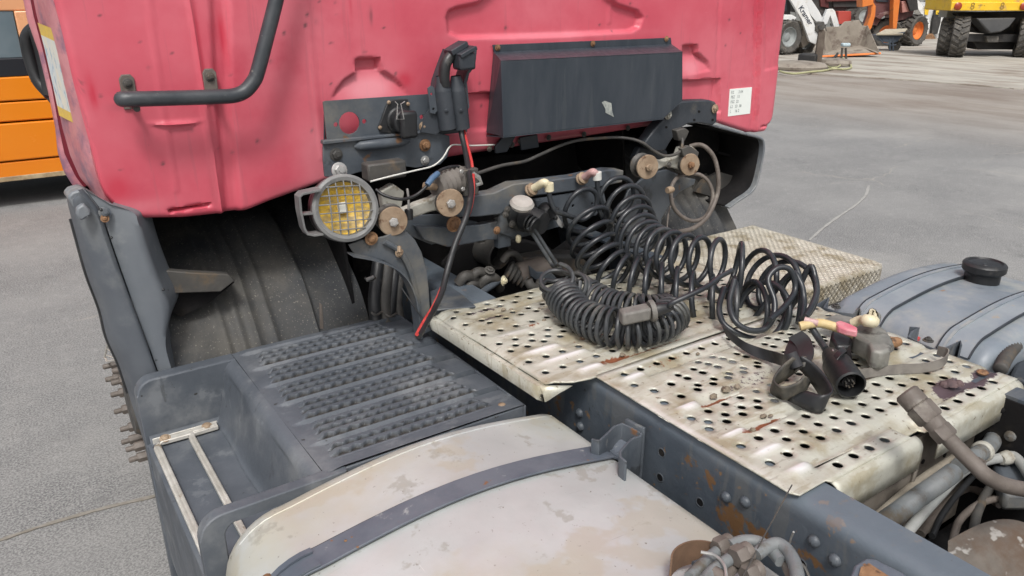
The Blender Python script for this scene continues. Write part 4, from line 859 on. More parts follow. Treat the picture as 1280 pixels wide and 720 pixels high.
MB().lathe([(.006,0),(.009,.004),(.009,.018),(.005,.024)],at(648,294,y=yb_-.03),(0,0,-1),10).build('white_plug','cream',SK)
c=at(680,263,y=yb_-.005)
s_=MB(); s_.prism([at(x,y,y=yb_-.004) for x,y in ((662,262),(672,252),(680,249),(690,251),(695,262),(692,272),(675,276),(666,274))],(0,.006,0))
S2=s_.build('auxiliary_socket','steel',T)
MB().lathe([(.028,0),(.030,.02),(.026,.035),(.02,.04)],c,(0,-1,0),18).build('socket_body','black',S2)
for k in range(5): a=2*PI*k/5+.4; MB().box(c+Vector((math.cos(a)*.024,-.03,math.sin(a)*.024)),(.012,.035,.012)).build('clip_tab','black',S2,bevel=.003)
MB().ribbon([c+Vector((.02,-.03,-.01)),c+Vector((.035,-.04,-.04)),c+Vector((.045,-.045,-.05))],(.012,0,.01),.002).build('wire_clip','zinc',S2)
# ------------------------------------------------------------------ stabiliser arms with rubber bushings
def bush(px,py,y,r,m='rustlite',bm='zinc',dirv=(-.25,-1,.05),L=.06,parent=None):
    c=at(px,py,y=y); d=Vector(dirv).normalized()
    o=MB().lathe([(r*.95,-L),(r*1.05,-L*.8),(r*.75,-L*.62),(r*.75,-L*.45),(r*1.02,-L*.35),(r*1.02,-L*.12)],c,d,24).build('rubber_bushing','rust' if m=='rust' else 'grime',parent or T)
    MB().lathe([(r,-L*.12),(r*1.03,-.004),(r*.98,0),(r*.5,.001)],c,d,26).build('bushing_washer',m,o)
    bolt(c,d,r*.33,bm,o,washer=False,h=r*.3); return o
plate('stabiliser_arm',((474,268),(480,262),(492,259),(505,262),(522,254),(540,248),(552,240),(566,238),(578,243),(580,256),(570,266),(552,262),(536,266),(520,272),(508,274),(500,290),(486,292),(474,284)),1.90,.03,'greyarm',T,bevel=.006)
bush(491.5,277,1.86,.040); bush(563,254,1.86,.040); 
bush(810,209,1.93,.042,'rustlite','rustlite'); bush(863,206,1.95,.040,'rustlite','rust')
plate('stabiliser_arm',((798,199),(812,197),(830,201),(848,195),(852,184),(866,183),(872,188),(870,196),(876,206),(866,218),(848,212),(832,208),(820,214),(806,216)),1.99,.03,'greyarm',T,bevel=.005)
plate('arm_lug',((852,186),(862,182),(874,190),(872,198),(856,200)),1.96,.02,'grime',T,bevel=.003)
bolt(at(836,206,y=1.97),(0,-1,0),.008,'grime',T)
# bellows and blue connector
a=at(578,222,y=1.93); b=at(545,234,y=1.90); pr_=[]; L=(b-a).length
for k in range(13): pr_.append((.040 if k%2 else .031,L*k/12))
BL=MB().lathe(pr_,a,b-a,22).build('air_bellows',mat('dusty_rubber_bellows',(.10,.09,.08),(.16,.145,.13),20,rough=.8,bump=.3),T)
MB().cyl(b,at(530,232,y=1.90),.010,n=12).build('bellows_rod','rustlite',BL)
MB().box(at(584,226,y=1.92),(.05,.05,.08)).build('bellows_mount','grime',BL,bevel=.004)
for x,y in ((576,214),(578,236),(588,232)): bolt(at(x,y,y=1.88),(0,-1,0),.007,'zinc',BL,washer=False)
MB().tube([at(590,216,y=1.9),at(598,222,y=1.9),at(601,229,y=1.9),at(594,231,y=1.9)],.008,8).build('hook','zinc',T)
MB().tube([at(509,236,y=1.88),at(510.5,246,y=1.88),at(511,268,y=1.88)],.0035,8).build('adjuster_rod','zinc',T)
MB().cyl(at(511,262,y=1.88),at(511,274,y=1.88),.012,n=10).build('rod_end','black',T)
MB().box(at(480,212,y=2.0),(.12,.05,.05)).build('valve_block','grime',T,bevel=.006)
MB().prism([at(x,y,y=1.99) for x,y in ((476,240),(492,230),(506,240),(502,262),(480,262))],(0,.03,0)).build('lamp_bracket','greyarm',T,bevel=.004)
# ------------------------------------------------------------------ curved mudguard stay
cb_=plate('curved_stay',((436,306),(452,300),(480,296),(497,288),(508,289),(519,300),(527,315),(533,335),(536,360),(538,395),(539,414),(524,420),(520,395),(516,370),(508,350),(496,336),(480,326),(462,321),(444,320)),1.86,.008,'steel',T,bevel=.002)
ed=[at(x,y,y=1.845) for x,y in ((438,318),(460,322),(480,328),(496,337),(508,351),(516,371),(520,395),(523,420))]
MB().ribbon(spl(ed,5),(0,.045,0),.004).build('stay_flange','steel',cb_)
MB().tube(spl([at(x,y,y=1.853) for x,y in ((480,302),(497,312),(508,328),(516,350),(522,380),(526,412))],5),.008,8).build('stay_rib','steel',cb_)
bolt(at(499,316,y=1.85),(0,-1,0),.009,'rustlite',cb_); MB().cyl(at(499,308,y=1.85),at(499,316,y=1.84),.006,n=8).build('clip_post','rustlite',cb_)
bolt(at(464,298,y=1.855),(0,-1,0),.013,'rust',cb_,head='dome')
plate('hanger_plate',((484,270),(560,268),(620,284),(560,300),(540,306),(520,298),(500,292)),1.985,.01,'steel',T,bevel=.002)
for k,(xa,xb,r) in enumerate(((468,470,.020),(480,482,.022),(490,487,.017),(497,500,.015))):
    MB().tube(spl([at(xa+6,318,y=2.16),at(xa+3,345,y=2.13),at(xa,375,y=2.10),at(xb,402,y=2.08),at(xb,440,y=2.05)],5),r,10).build('rubber_pipe','grime' if k%2 else 'black',T)
for x,y in ((462,347),(470,390),(488,392)): MB().tube(spl([at(x-6,y,y=2.06),at(x,y+4,y=2.05),at(x+7,y,y=2.06)],3),.004,6).build('cable_tie','grime',T)
MB().tube([at(458,350,y=2.05),at(467,346,y=2.05)],.006,8).build('pipe_clip','zinc',T)
MB().tube(spl([at(502,360,y=1.86),at(512,375,y=1.84),at(524,392,y=1.82),at(537,405,y=1.80)],5),.0022,6).build('thin_wire','black',T)
# ------------------------------------------------------------------ gearbox and steering clutter between the rails
yg=2.12
cc=at(622,318,y=yg); MB().lathe([(.052,.10),(.055,-.01),(.052,-.014),(.044,-.010),(.042,.10)],cc,(-.2,1,.1),26,cap=False).build('intake_pipe','grime',T)
MB().lathe([(.042,.04),(.001,.04)],cc,(-.2,1,.1),20,cap=False).build('pipe_dark_inside','void',T)
plate('inner_shield',((575,305),(600,300),(660,300),(690,310),(700,330),(650,345),(600,352),(560,350),(552,330)),yg+.06,.02,'void',T,bevel=.01)
MB().tube([at(575,385,y=1.92),at(600,367,y=1.95),at(625,350,y=2.0)],.0115,12).build('linkage_rod','steel',T)
bolt(at(629,351,y=1.97),(.6,-1,.1),.012,'cream',T)
a=at(638,338,y=2.0); b=at(652,345,y=1.98); pr_=[(.036 if k%2 else .029,(b-a).length*1.6*k/9) for k in range(10)]
MB().lathe(pr_,at(634,337,y=2.02),b-a,20).build('rubber_boot','grime',T)
MB().lathe([(.036,0),(.040,.02),(.038,.10),(.028,.13),(.022,.16)],at(646,343,y=2.0),at(682,332,y=2.0)-at(646,343,y=2.0),22).build('brake_cylinder','brownhose',T)
MB().tube(spl([at(660,350,y=1.93),at(664,358,y=1.92),at(672,360,y=1.92),at(676,352,y=1.93)],5),.016,12).build('pipe_elbow','grime',T); bolt(at(677,352,y=1.92),(.5,-1,0),.013,'zinc',T)
plate('link_plate',((662,332),(672,340),(690,341),(700,352),(686,352),(672,352),(664,346)),1.95,.012,'steel',T,bevel=.004)
plate('casing',((650,325),(690,318),(725,318),(738,330),(735,345),(700,350),(670,340)),2.05,.08,'grime',T,bevel=.015)
plate('casing',((700,325),(735,300),(770,310),(790,340),(760,360),(720,355)),2.15,.10,'void',T,bevel=.02)
for x,y,r in ((600,345,.016),(612,352,.02),(592,360,.014),(640,322,.012),(720,352,.014),(728,344,.012),(585,350,.018)):
    MB().tube(spl([at(x-12,y+4,y=2.0),at(x-4,y-5,y=1.99),at(x+6,y-3,y=2.0),at(x+12,y+8,y=2.02)],4),r,10).build('rubber_pipe','grime',T)
for x,y in ((722,346),(612,338),(688,322),(600,300)): bolt(at(x,y,y=1.98),(0,-.6,1),.012,'rustlite' if x==722 else 'grime',T)
MB().prism([at(x,y,z=.997) for x,y in ((538,366),(560,358),(578,370),(595,385),(560,388),(540,390))],(0,0,.006)).build('rail_end_plate','steel',T,bevel=.002)
# ------------------------------------------------------------------ right hand bracket, fender, shields
yr=Y0-.07
rb_=plate('cab_bracket',((806,179),(818,162),(830,149),(838,138),(851,127),(868,125.5),(887,125),(894,127),(897,132),(896.5,152),(891,157),(874,154),(860,155),(848,162),(837,179),(832,188),(820,190)),yr,.05,'dark',T,bevel=.006)
for x,y in ((874,139.5),(833,159),(891,150),(868,150)): plate('bracket_hole',((x-1.6,y),(x-1,y-1.5),(x+1,y-1.5),(x+1.6,y),(x+1,y+1.5),(x-1,y+1.5)),yr-.0008,.001,'void',rb_,bevel=0)
bolt(at(893.5,136,y=yr-.004),(0,-1,0),.012,'rustlite',rb_); bolt(at(835,143.5,y=yr-.004),(0,-1,0),.012,'greyarm',rb_)
plate('bracket_leg',((800,184),(820,186),(834,188),(836,200),(828,216),(808,226),(796,214),(793,198)),yr+.06,.03,'dark',T,bevel=.006)
plate('blue_shield',((812,216),(834,212),(858,222),(870,224),(868,231),(850,240),(838,254),(828,272),(824,300),(792,312),(784,290),(776,262),(786,238)),2.08,.012,'steel',T,bevel=.004)
plate('level_sensor',((846,163),(857,160),(862,164),(856,177),(849,176)),1.99,.03,'grime',T,bevel=.004)
FR=plate('fender_flap',((852,160),(870,158),(893,159),(930,168),(946,173),(950,178),(949,192),(945,212),(938,234),(925,246),(906,258),(896,262),(880,262),(858,245),(850,220),(846,190)),2.36,.02,'void',T,bevel=.004)
rim=[at(x,y,y=2.14) for x,y in ((893,157.5),(925,166),(944,171),(949,176),(949.5,188),(946,208),(941,228),(934,239),(918,250),(906,258.5))]
rp=spl(rim,5)
MB().ribbon(rp,(0,.05,0),.010).build('fender_rim','fender',FR,bevel=.003)
b=MB(); b.grid([[p+Vector((0,d,0)) for p in rp] for d in (0,.08,.16,.24)]).build('fender_side_wall','void',FR,solid=.008)
MB().ribbon(spl([at(x,y,y=2.30) for x,y in ((895,190),(920,196),(944,198))],4),(0,.03,0),.01).build('flap_rib','void',FR)
MB().prism([at(x,y,y=2.25) for x,y in ((900,215),(935,225),(930,240),(905,250),(870,240),(880,225))],(0,.02,0)).build('flap_shelf','grime',FR)
# ------------------------------------------------------------------ work lamp
lc=at(432,260,y=1.86); tc_=(Vector((0,0,CZ))-lc).normalized()
ax=(Matrix.Rotation(R(17),3,'Z')@tc_+Vector((0,0,.02))).normalized(); ux=Vector((0,0,1)).cross(ax).normalized(); uz=ax.cross(ux)
r=42*mpp(432,260,y=1.86)*1.02
LM=thing('work_lamp',lc+Vector((0,.1,0)),'round yellow work lamp with grey cage and side handle, under the cab bracket','lamp')
MB().lathe([(r*.35,-.105),(r*.65,-.10),(r*.9,-.075),(r*.98,-.045),(r*1.0,-.015),(r*.97,0)],lc,ax,48,cap=False).build('housing','black',LM)
MB().lathe([(r*.97,-.03),(r*1.0,-.010),(r*.985,.004),(r*.90,.008),(r*.80,.004),(r*.765,-.012)],lc,ax,56,cap=False).build('lamp_ring','lamp',LM)
MB().lathe([(r*.79,-.010),(r*.6,-.020),(r*.35,-.034),(r*.15,-.042),(.001,-.042)],lc,ax,48,cap=False).build('reflector','yellow',LM)
MB().box(lc+ax*-.030+uz*.002,(.024,.030,.014),0,Matrix((ux,uz,ax)).transposed()).build('bulb_holder',mat('milky_bulb',(.62,.62,.56),rough=.3,rvar=0,bump=0),LM,bevel=.003)
for k in range(5):
    o=(-.60+.30*k)*r*.78; h_=math.sqrt(max(0,(r*.79)**2-o*o)); 
    tilt=.06
    MB().tube([lc+ux*(o+tilt*t*h_)+uz*(t*h_)+ax*(.004+.006*(1-t*t)) for t in np.linspace(-1,1,9)],.0019,6).build('cage_wire','lamp',LM)
for k in range(6):
    o=(-.80+.32*k)*r*.78; h_=math.sqrt(max(0,(r*.79)**2-o*o))
    MB().tube([lc+uz*(o-tilt*t*h_)+ux*(t*h_)+ax*(.005+.007*(1-t*t)) for t in np.linspace(-1,1,9)],.0019,6).build('cage_wire','lamp',LM)
def hd(px,py): return at(px,py,y=1.87)
hp=[hd(399,236),hd(388,238.5),hd(376,241),hd(372,245),hd(373.5,262),hd(378,284),hd(382,291),hd(390,292.5),hd(402,291)]
MB().ribbon(hp,(0,.035,0),.006).build('handle','lamp',LM,bevel=.001); MB().ribbon([hd(376,267),hd(390,266)],(0,.02,0),.005).build('handle_bar','lamp',LM)
bolt(at(424,213,y=1.93),(0,-1,.2),.015,'zinc',LM)
# ------------------------------------------------------------------ hoses, cables and couplings (each can be lifted off)
def cable(name,pts,r,m,label,cat='cable',n=6,seg=10,group=None): return tag(MB().tube(spl(pts,n),r,seg).build(name,m,None),label,cat,group)
cable('electric_cable',[at(x,y,y=yy) for x,y,yy in ((574,150,2.03),(577,168,2.03),(582,190,1.98),(586,215,1.90),(589,240,1.80),(583,270,1.74),(569,305,1.72),(560,335,1.70),(553,362,1.66),(543,385,1.60),(533,402,1.52),(523,420,1.46))],.0085,'black','thick black cable hanging from the holster in front of the lamp arms')
cable('electric_cable',[at(x,y,y=yy) for x,y,yy in ((579,160,2.05),(584,180,2.0),(590,205,1.93),(592,232,1.86),(589,258,1.80),(577,290,1.77),(566,318,1.74),(558,340,1.70),(551,362,1.66),(541,384,1.60),(531,400,1.52),(521,418,1.46))],.0046,'redline','thin red cable running down beside the thick black one')
cable('electric_cable',[at(x,y,y=yy) for x,y,yy in ((463,227,1.95),(490,220,1.96),(520,213,1.98),(540,208,2.0),(551,200,2.0),(557,192,2.02),(561,185,2.04),(568,181,2.06),(590,182,2.08),(618,181,2.11))],.0026,'white','thin white wire looping behind the work lamp to the cab')
cable('electric_cable',[at(x,y,y=yy) for x,y,yy in ((470,237,1.90),(480,244,1.88),(500,249,1.86),(518,245,1.86),(532,234,1.86),(541,222,1.87),(552,212,1.9),(570,208,1.92),(582,214,1.94))],.0045,'black','black wire with a blue joint between the lamp and bellows')
tag(MB().tube([at(534,231,y=1.855),at(540,223,y=1.86),at(547,217,y=1.88)],.0085,10).build('wire_joint',mat('blue_wire_joint',(.07,.13,.22),rough=.5,bump=0,rvar=0),None),'small blue joint on the black wire beside the bellows','connector')
cable('electric_cable',[at(x,y,y=yy) for x,y,yy in ((596,217,1.97),(627,207,2.0),(655,202,2.03),(676,193,2.05),(698,183,2.08),(720,176,2.08),(745,173,2.08),(775,172,2.06),(800,177,2.0),(818,189,1.98),(832,195,1.97),(848,191,1.97),(853,180,1.98),(852,170,2.0))],.0055,'grime','grey cable strung across the dark gap below the cab')
cable('air_hose',[at(x,y,y=yy) for x,y,yy in ((862,183,2.05),(872,181,2.03),(882,184,2.0),(893,198,1.98),(898,222,1.96),(896,245,1.95),(884,271,1.93),(867,285,1.92),(848,290,1.9))],.0085,'brownhose','outer grey hose arcing in front of the right fender','hose')
cable('air_hose',[at(x,y,y=yy) for x,y,yy in ((866,217,2.02),(876,219,2.0),(886,228,1.98),(891,245,1.96),(884,268,1.95),(870,276,1.94),(856,273,1.94),(844,262,1.95),(839,248,1.96),(840,232,1.98),(848,221,2.0),(860,217,2.03))],.0075,'brownhose','inner looped grey hose with a clip, inside the outer hose','hose')
tag(MB().lathe([(.011,0),(.013,.005),(.013,.02),(.009,.03)],at(834,238,y=1.94),(1,0,0),12).build('hose_clip','rustlite',None),'pale rusty clip on the inner looped grey hose','clip')
cable('electric_cable',[at(x,y,y=yy) for x,y,yy in ((842,248,2.0),(836,265,1.98),(834,285,1.96),(836,300,1.94))],.003,'brownhose','thin brown wire hanging below the hose clip')
# --- coiled hoses
ax1=[at(x,y,y=yy) for x,y,yy in ((768,238,1.86),(784,252,1.82),(797,268,1.78),(806,285,1.72),(818,303,1.66),(836,318,1.60),(856,329,1.54),(880,338,1.48),(908,346,1.42),(936,356,1.36),(962,366,1.31),(988,374,1.26))]
axs=spl(ax1,10)
# pitch: dense in the middle, open at the end -> reparametrise
def reaxis(P,f,n=160):
    L=[0]
    for i in range(1,len(P)): L.append(L[-1]+(P[i]-P[i-1]).length)
    out=[]
    for k in range(n+1):
        s=L[-1]*f(k/n); i=next((j for j in range(len(L)-1) if L[j+1]>=s),len(L)-2); q=(s-L[i])/max(1e-9,L[i+1]-L[i]); out.append(P[i].lerp(P[i+1],q))
    return out
def coil2(axis,f,rad,turns,per,up,ph,sq=1.0,jit=0,seed=1):
    L=[0]
    for i in range(1,len(axis)): L.append(L[-1]+(axis[i]-axis[i-1]).length)
    rg=random.Random(seed); J=[rg.uniform(-jit,jit) for _ in range(int(turns)+4)]; J2=[rg.uniform(-jit,jit) for _ in range(int(turns)+4)]
    n=int(turns*per); out=[]; u=None
    for k in range(n+1):
        q=k/n; s=L[-1]*min(1,max(0,f(q))); i=next((j for j in range(len(L)-1) if L[j+1]>=s),len(L)-2); g_=(s-L[i])/max(1e-9,L[i+1]-L[i]); p=axis[i].lerp(axis[i+1],g_)
        a_=max(0,i-2); b_=min(len(axis)-1,i+3); t=(axis[b_]-axis[a_]).normalized()
        if u is None: u=(Vector(up)-t*Vector(up).dot(t)).normalized()
        u=(u-t*u.dot(t)).normalized(); w_=t.cross(u); r_=rad(q) if callable(rad) else rad
        tn=k/per; i0=int(tn); fr=tn-i0; j1=J[i0]*(1-fr)+J[i0+1]*fr; j2=J2[i0]*(1-fr)+J2[i0+1]*fr
        ang=2*PI*tn+ph
        c_=math.cos(ang); s_=math.sin(ang)
        out.append(p+u*(c_*r_*(1+j1))+w_*(s_*r_*sq*(1+j2))+t*(j2*.10*c_))
    return out
def A_(x,y,yy): return at(x,y,y=yy)
toC=(-fw)
def coilN(T_,per=28,ph=0,jit=.03,seed=1):   # one entry per turn: centre, radius, ring normal
    rg=random.Random(seed); C=[]; Rr=[]; Nn=[]
    for (px,py,yy,rp,nn) in T_:
        c=at(px,py,y=yy); C.append(c); Rr.append(rp*mpp(px,py,y=yy)*(1+rg.uniform(-jit,jit))); v=(rt*nn[0]+upv*nn[1]+toC*nn[2]+Vector((rg.uniform(-1,1),rg.uniform(-1,1),rg.uniform(-1,1)))*jit*1.5).normalized(); Nn.append(v)
    CC=spl(C,per); out=[]; n=len(T_)
    for k,c in enumerate(CC):
        q=k/per; i=min(n-2,int(q)); f_=q-i; nv=(Nn[i].lerp(Nn[i+1],f_)).normalized(); r_=Rr[i]*(1-f_)+Rr[i+1]*f_
        u=(Vector((0,0,1))+upv*.3); u=(u-nv*u.dot(nv)).normalized(); w_=nv.cross(u); a_=2*PI*q+ph
        out.append(c+u*math.cos(a_)*r_+w_*math.sin(a_)*r_)
    return out
TA=[(764,244,1.87,27,(.35,-.35,.85)),(776,254,1.84,29,(.4,-.4,.8)),(785,266,1.81,30,(.42,-.45,.78)),(791,280,1.78,30,(.42,-.45,.78)),(796,292,1.74,30,(.42,-.4,.8)),(802,302,1.70,30,(.45,-.35,.8)),(810,309,1.66,30,(.48,-.3,.8)),(820,314,1.62,30,(.5,-.25,.8)),(832,318,1.58,30,(.52,-.2,.8)),(846,322,1.54,30,(.55,-.18,.78)),(863,326,1.50,30,(.6,-.15,.74)),(884,329,1.46,31,(.66,-.15,.68)),(906,333,1.42,32,(.74,-.2,.55)),(930,344,1.38,37,(.96,-.3,.14)),(954,351,1.33,35,(.90,-.3,-.35)),(974,357,1.29,36,(.82,-.2,-.5)),(992,367,1.25,36,(.78,-.15,-.6))]
cA=coilN(TA,28,PI*.9,.03,3)
lead=spl([eP+Vector((0,0,.0)),A_(748,240,1.86),A_(754,258,1.85)],6)
end=[cA[-1]+ (cA[-1]-cA[-2])*2,A_(1010,336,1.22),A_(1019,347,1.19),A_(1021,365,1.16),A_(1015,382,1.14),A_(1007,396,1.12)]
pA=lead+cA+spl(end,6)[1:]
HA=tag(MB().tube(pA,.0083,10).build('coiled_air_hose','coil',None),'large black coiled air hose arching from the pink elbow to the deck','hose')
TBc=[(720,252,1.87,26,(.25,-.3,.9)),(733,271,1.85,28,(.35,-.65,.6)),(737,289,1.83,29,(.42,-.80,.42)),(741,305,1.80,30,(.45,-.82,.34)),(748,319,1.77,30,(.47,-.80,.34)),(757,333,1.73,30,(.52,-.74,.36)),(769,342,1.68,30,(.70,-.55,.40)),(783,349,1.63,30,(.84,-.36,.38)),(801,355,1.58,31,(.92,-.2,.34)),(818,361,1.54,32,(.95,-.1,.3)),(836,366,1.50,33,(.95,-.1,.3)),(856,372,1.46,34,(.92,-.1,.38)),(878,377,1.42,35,(.9,-.1,.4)),(902,382,1.38,36,(.92,-.1,.3)),(926,388,1.33,38,(.95,-.2,.1)),(946,390,1.28,38,(.9,-.2,-.4)),(962,388,1.25,38,(.8,-.1,-.6))]
cB=coilN(TBc,28,PI*1.1,.05,8)
lead=spl([eY,A_(688,250,1.86),A_(694,264,1.85)],6)
end=[cB[-1]+(cB[-1]-cB[-2])*2,A_(985,345,1.24),A_(1000,352,1.2),A_(1005,375,1.17),A_(1003,398,1.13)]
HB_=tag(MB().tube(lead+cB+spl(end,6)[1:],.0082,10).build('coiled_air_hose','coil',None),'open black coiled air hose from the yellow elbow, sagging under the larger one','hose')
# loose big loops where both hoses pile up on the deck
lp=[A_(x,y,yy) for x,y,yy in ((905,360,1.34),(899,385,1.30),(905,405,1.26),(925,418,1.22),(948,424,1.20),(968,418,1.19),(980,400,1.20),(984,380,1.22),(978,360,1.25),(990,345,1.24),(1000,352,1.22),(1001,380,1.18),(998,404,1.15))]
cable('coiled_air_hose',lp,.0084,'coil','loose black hose loop hanging lowest in front of the strap heap','hose')
lp=[A_(x,y,yy) for x,y,yy in ((918,350,1.30),(912,378,1.27),(918,400,1.23),(934,412,1.2),(954,412,1.18),(966,398,1.18),(968,376,1.2),(960,350,1.24),(972,335,1.24),(988,338,1.22),(994,362,1.2),(980,384,1.18),(962,400,1.16))]
cable('coiled_air_hose',lp,.0083,'coil','inner loose black hose loop beside the dark strap heap','hose')
def Dk(x,y,z=1.052): return at(x,y,z=z)
ax3=spl([Dk(696,346,1.12),Dk(699,360,1.08),Dk(708,376,1.06),Dk(722,391,1.052),Dk(742,402),Dk(765,409),Dk(786,412),Dk(806,411),Dk(826,404),Dk(840,392)],8)
cC=coil2(ax3,lambda q:q,lambda q:.046+.003*math.sin(q*14),27,18,(0,0,1),0,1.0,.05,4)
ax4=spl([Dk(712,358,1.09),Dk(730,367,1.06),Dk(750,376,1.054),Dk(772,384,1.052),Dk(795,389),Dk(818,390),Dk(836,386)],8)
cD=coil2(ax4,lambda q:q,lambda q:.043+.003*math.sin(q*11),20,18,(0,0,1),1,1.0,.05,6)
s0=at(660,285,y=yb_-.10)
l1=spl([s0,A_(668,296,1.84),A_(680,315,1.80),A_(692,333,1.76),cC[0]],5)[:-1]; l2=spl([s0+Vector((.012,0,.004)),A_(674,296,1.84),A_(688,318,1.80),A_(702,338,1.76),cD[0]],5)[:-1]
tag(MB().tube(l1+cC,.0062,8).build('coiled_electric_cable','coil2',None),'tightly coiled black cable lying in a curve on the front deck, nearer the camera','cable')
tag(MB().tube(l2+cD,.0060,8).build('coiled_electric_cable','coil2',None),'tightly coiled black cable lying behind the other tight coil','cable')
# plug lying on the tight coils, with its lead
pa=at(778,396,z=1.105); pb_=at(812,389,z=1.115); PG=thing('cable_plug',pa,'dusty grey plug with flange lying across the tight cable coils','plug')
d=(pb_-pa).normalized(); u=Vector((0,0,1)); w_=d.cross(u)
mm=Matrix((d,w_,u)).transposed()
plg=mat('dusty_grey_plug',(.12,.115,.105),(.19,.18,.165),20,rough=.7,bump=.3)
MB().box(pa.lerp(pb_,.45),(.075,.042,.034),0,mm).build('plug_body',plg,PG,bevel=.006)
MB().lathe([(.026,0),(.028,.004),(.028,.012),(.018,.016)],pb_,d,18).build('plug_flange',plg,PG)
MB().lathe([(.016,0),(.018,.01),(.014,.03),(.009,.05)],pb_+d*.012,d,14).build('cable_gland','black',PG)
cable('electric_cable',[pb_+d*.05,at(840,379,z=1.14),at(866,367,z=1.16),at(884,358,z=1.17),at(900,346,z=1.17),at(915,338,z=1.16)],.0068,'coil','straight black lead rising from the grey plug into the large coil')
cable('electric_cable',[at(799,372,z=1.10),at(805,380,z=1.11),at(818,388,z=1.10),at(832,393,z=1.09),at(846,392,z=1.08)],.006,'coil','short black cable bent around the grey plug')
# black trailer plug
z0=1.045
pa=at(1036,441,z=1.05); pb_=at(1064,482,z=1.040); d=(pb_-pa).normalized(); Lp=(pb_-pa).length
BP=thing('trailer_plug',pa,'black round trailer plug with open end lying on the rear deck','plug')
MB().lathe([(.012,-.005),(.018,.004),(.026,Lp*.22),(.030,Lp*.34),(.034,Lp*.38),(.0345,Lp*.98),(.030,Lp*1.0),(.029,Lp*.70),(.001,Lp*.68)],pa,d,30,cap=False).build('plug_shell','black',BP)
MB().lathe([(.0155,Lp*.66),(.0155,Lp*.9),(.001,Lp*.9)],pa,d,18,cap=False).build('pin_block','void',BP)
for k in range(7): a=2*PI*k/7; u=d.orthogonal().normalized(); w_=d.cross(u); q_=pa+(u*math.cos(a)+w_*math.sin(a))*.009+d*Lp*.88; MB().cyl(q_,q_+d*.012,.0018,n=6).build('contact_pin','grime',BP)
MB().ribbon(spl([pa+d*Lp*.30+Vector((.03,.006,.010)),pa+d*Lp*.34+Vector((.016,-.006,.034)),pa+d*Lp*.42+Vector((-.012,-.004,.034)),pa+d*Lp*.45+Vector((-.03,0,.012))],4),d*.022,.006).build('locking_collar','black',BP,bevel=.001)
MB().prism([pa+d*Lp*.3+Vector((.03,0,.01)),pa+d*Lp*.55+Vector((.036,0,.012)),pa+d*Lp*.32+Vector((.046,0,.034))],Vector((-.006,-.008,0))).build('locking_lug','black',BP)
MB().ribbon([pa+d*Lp*.15+Vector((-.018,-.008,.022)),pa+d*Lp*.42+Vector((-.022,-.012,.024))],(.022,.010,.006),.002).build('worn_patch','zinc',BP)
cable('electric_cable',[at(1010,402,z=1.09),at(1016,412,z=1.075),at(1024,424,z=1.06),at(1032,436,z=1.052)],.0088,'coil','short black lead entering the round trailer plug')
# glad-hand couplings
G=thing('air_coupling',at(1085,412,z=1.02),'grey cast metal air coupling with cream lever beyond the trailer plug','coupling')
cast=mat('dirty_cast_metal',(.17,.17,.155),(.27,.265,.24),18,(.09,.085,.08),24,.58,.08,rough=.6,metal=.3,bump=.35)
plateG=lambda name,pts,z,th,m: MB().prism([at(x,y,z=z) for x,y in pts],(0,0,-th)).build(name,m,G,bevel=.007)
plateG('casting_body',((1072,404),(1084,400),(1096,404),(1108,412),(1116,424),(1114,436),(1104,440),(1090,438),(1086,428),(1070,420),(1064,412)),1.07,.050,cast)
MB().lathe([(.022,0),(.024,.012),(.018,.03),(.010,.04)],at(1098,430,z=1.03),(-.2,-1,.1),18).build('coupling_mouth',cast,G)
MB().lathe([(.016,0),(.02,.006),(.02,.02),(.014,.03)],at(1090,404,z=1.065),(0,0,1),8).build('valve_nut',cast,G)
MB().tube(spl([at(1066,404,z=1.085),at(1076,400,z=1.10),at(1086,401,z=1.11),at(1092,402,z=1.105)],5),[.012]*8+[.016]*8,10).build('lever','cream',G)
MB().prism([at(x,y,z=1.10) for x,y in ((1080,402),(1090,405),(1099,408),(1100,394),(1096,387),(1091,389),(1088,398))],(.004,.016,.0)).build('lever_tip','cream',G,bevel=.005)
MB().lathe([(.014,0),(.014,.02),(.01,.03)],at(1112,428,z=1.02),(.8,-.4,0),9).build('rusty_stub','rust',G)
plateG('lower_casting',((1040,412),(1060,410),(1068,418),(1064,432),(1046,432),(1038,422)),1.05,.03,'black')
cable('air_hose',[at(1000,408,z=1.085),at(1012,405,z=1.092),at(1026,404,z=1.092),at(1042,408,z=1.086),at(1056,413,z=1.08),at(1068,418,z=1.075)],.0115,'tape','stiff hose wrapped in yellow tape leading into the grey coupling','hose',n=8,seg=14)
g2=thing('hose_fitting',at(1058,404,z=1.08),'bright pink plastic fitting on the yellow taped hose','fitting')
MB().prism([at(x,y,z=1.098) for x,y in ((1044,402),(1050,400),(1062,404),(1072,409),(1072,414),(1060,412),(1048,408))],(0,0,-.018)).build('fitting_body',mat('bright_pink_plastic',(.55,.13,.18),(.62,.28,.30),20,rough=.5,bump=.05),g2,bevel=.004)
MB().tube([at(1005,400,z=1.10),at(1012,402,z=1.098),at(1022,404,z=1.096)],.009,10).build('fitting_nut','pinkfit',g2)
MB().prism([at(x,y,z=1.055) for x,y in ((1030,398),(1046,392),(1066,396),(1064,404),(1044,404))],(0,0,-.02)).build('fitting_plate',cast,g2,bevel=.004)
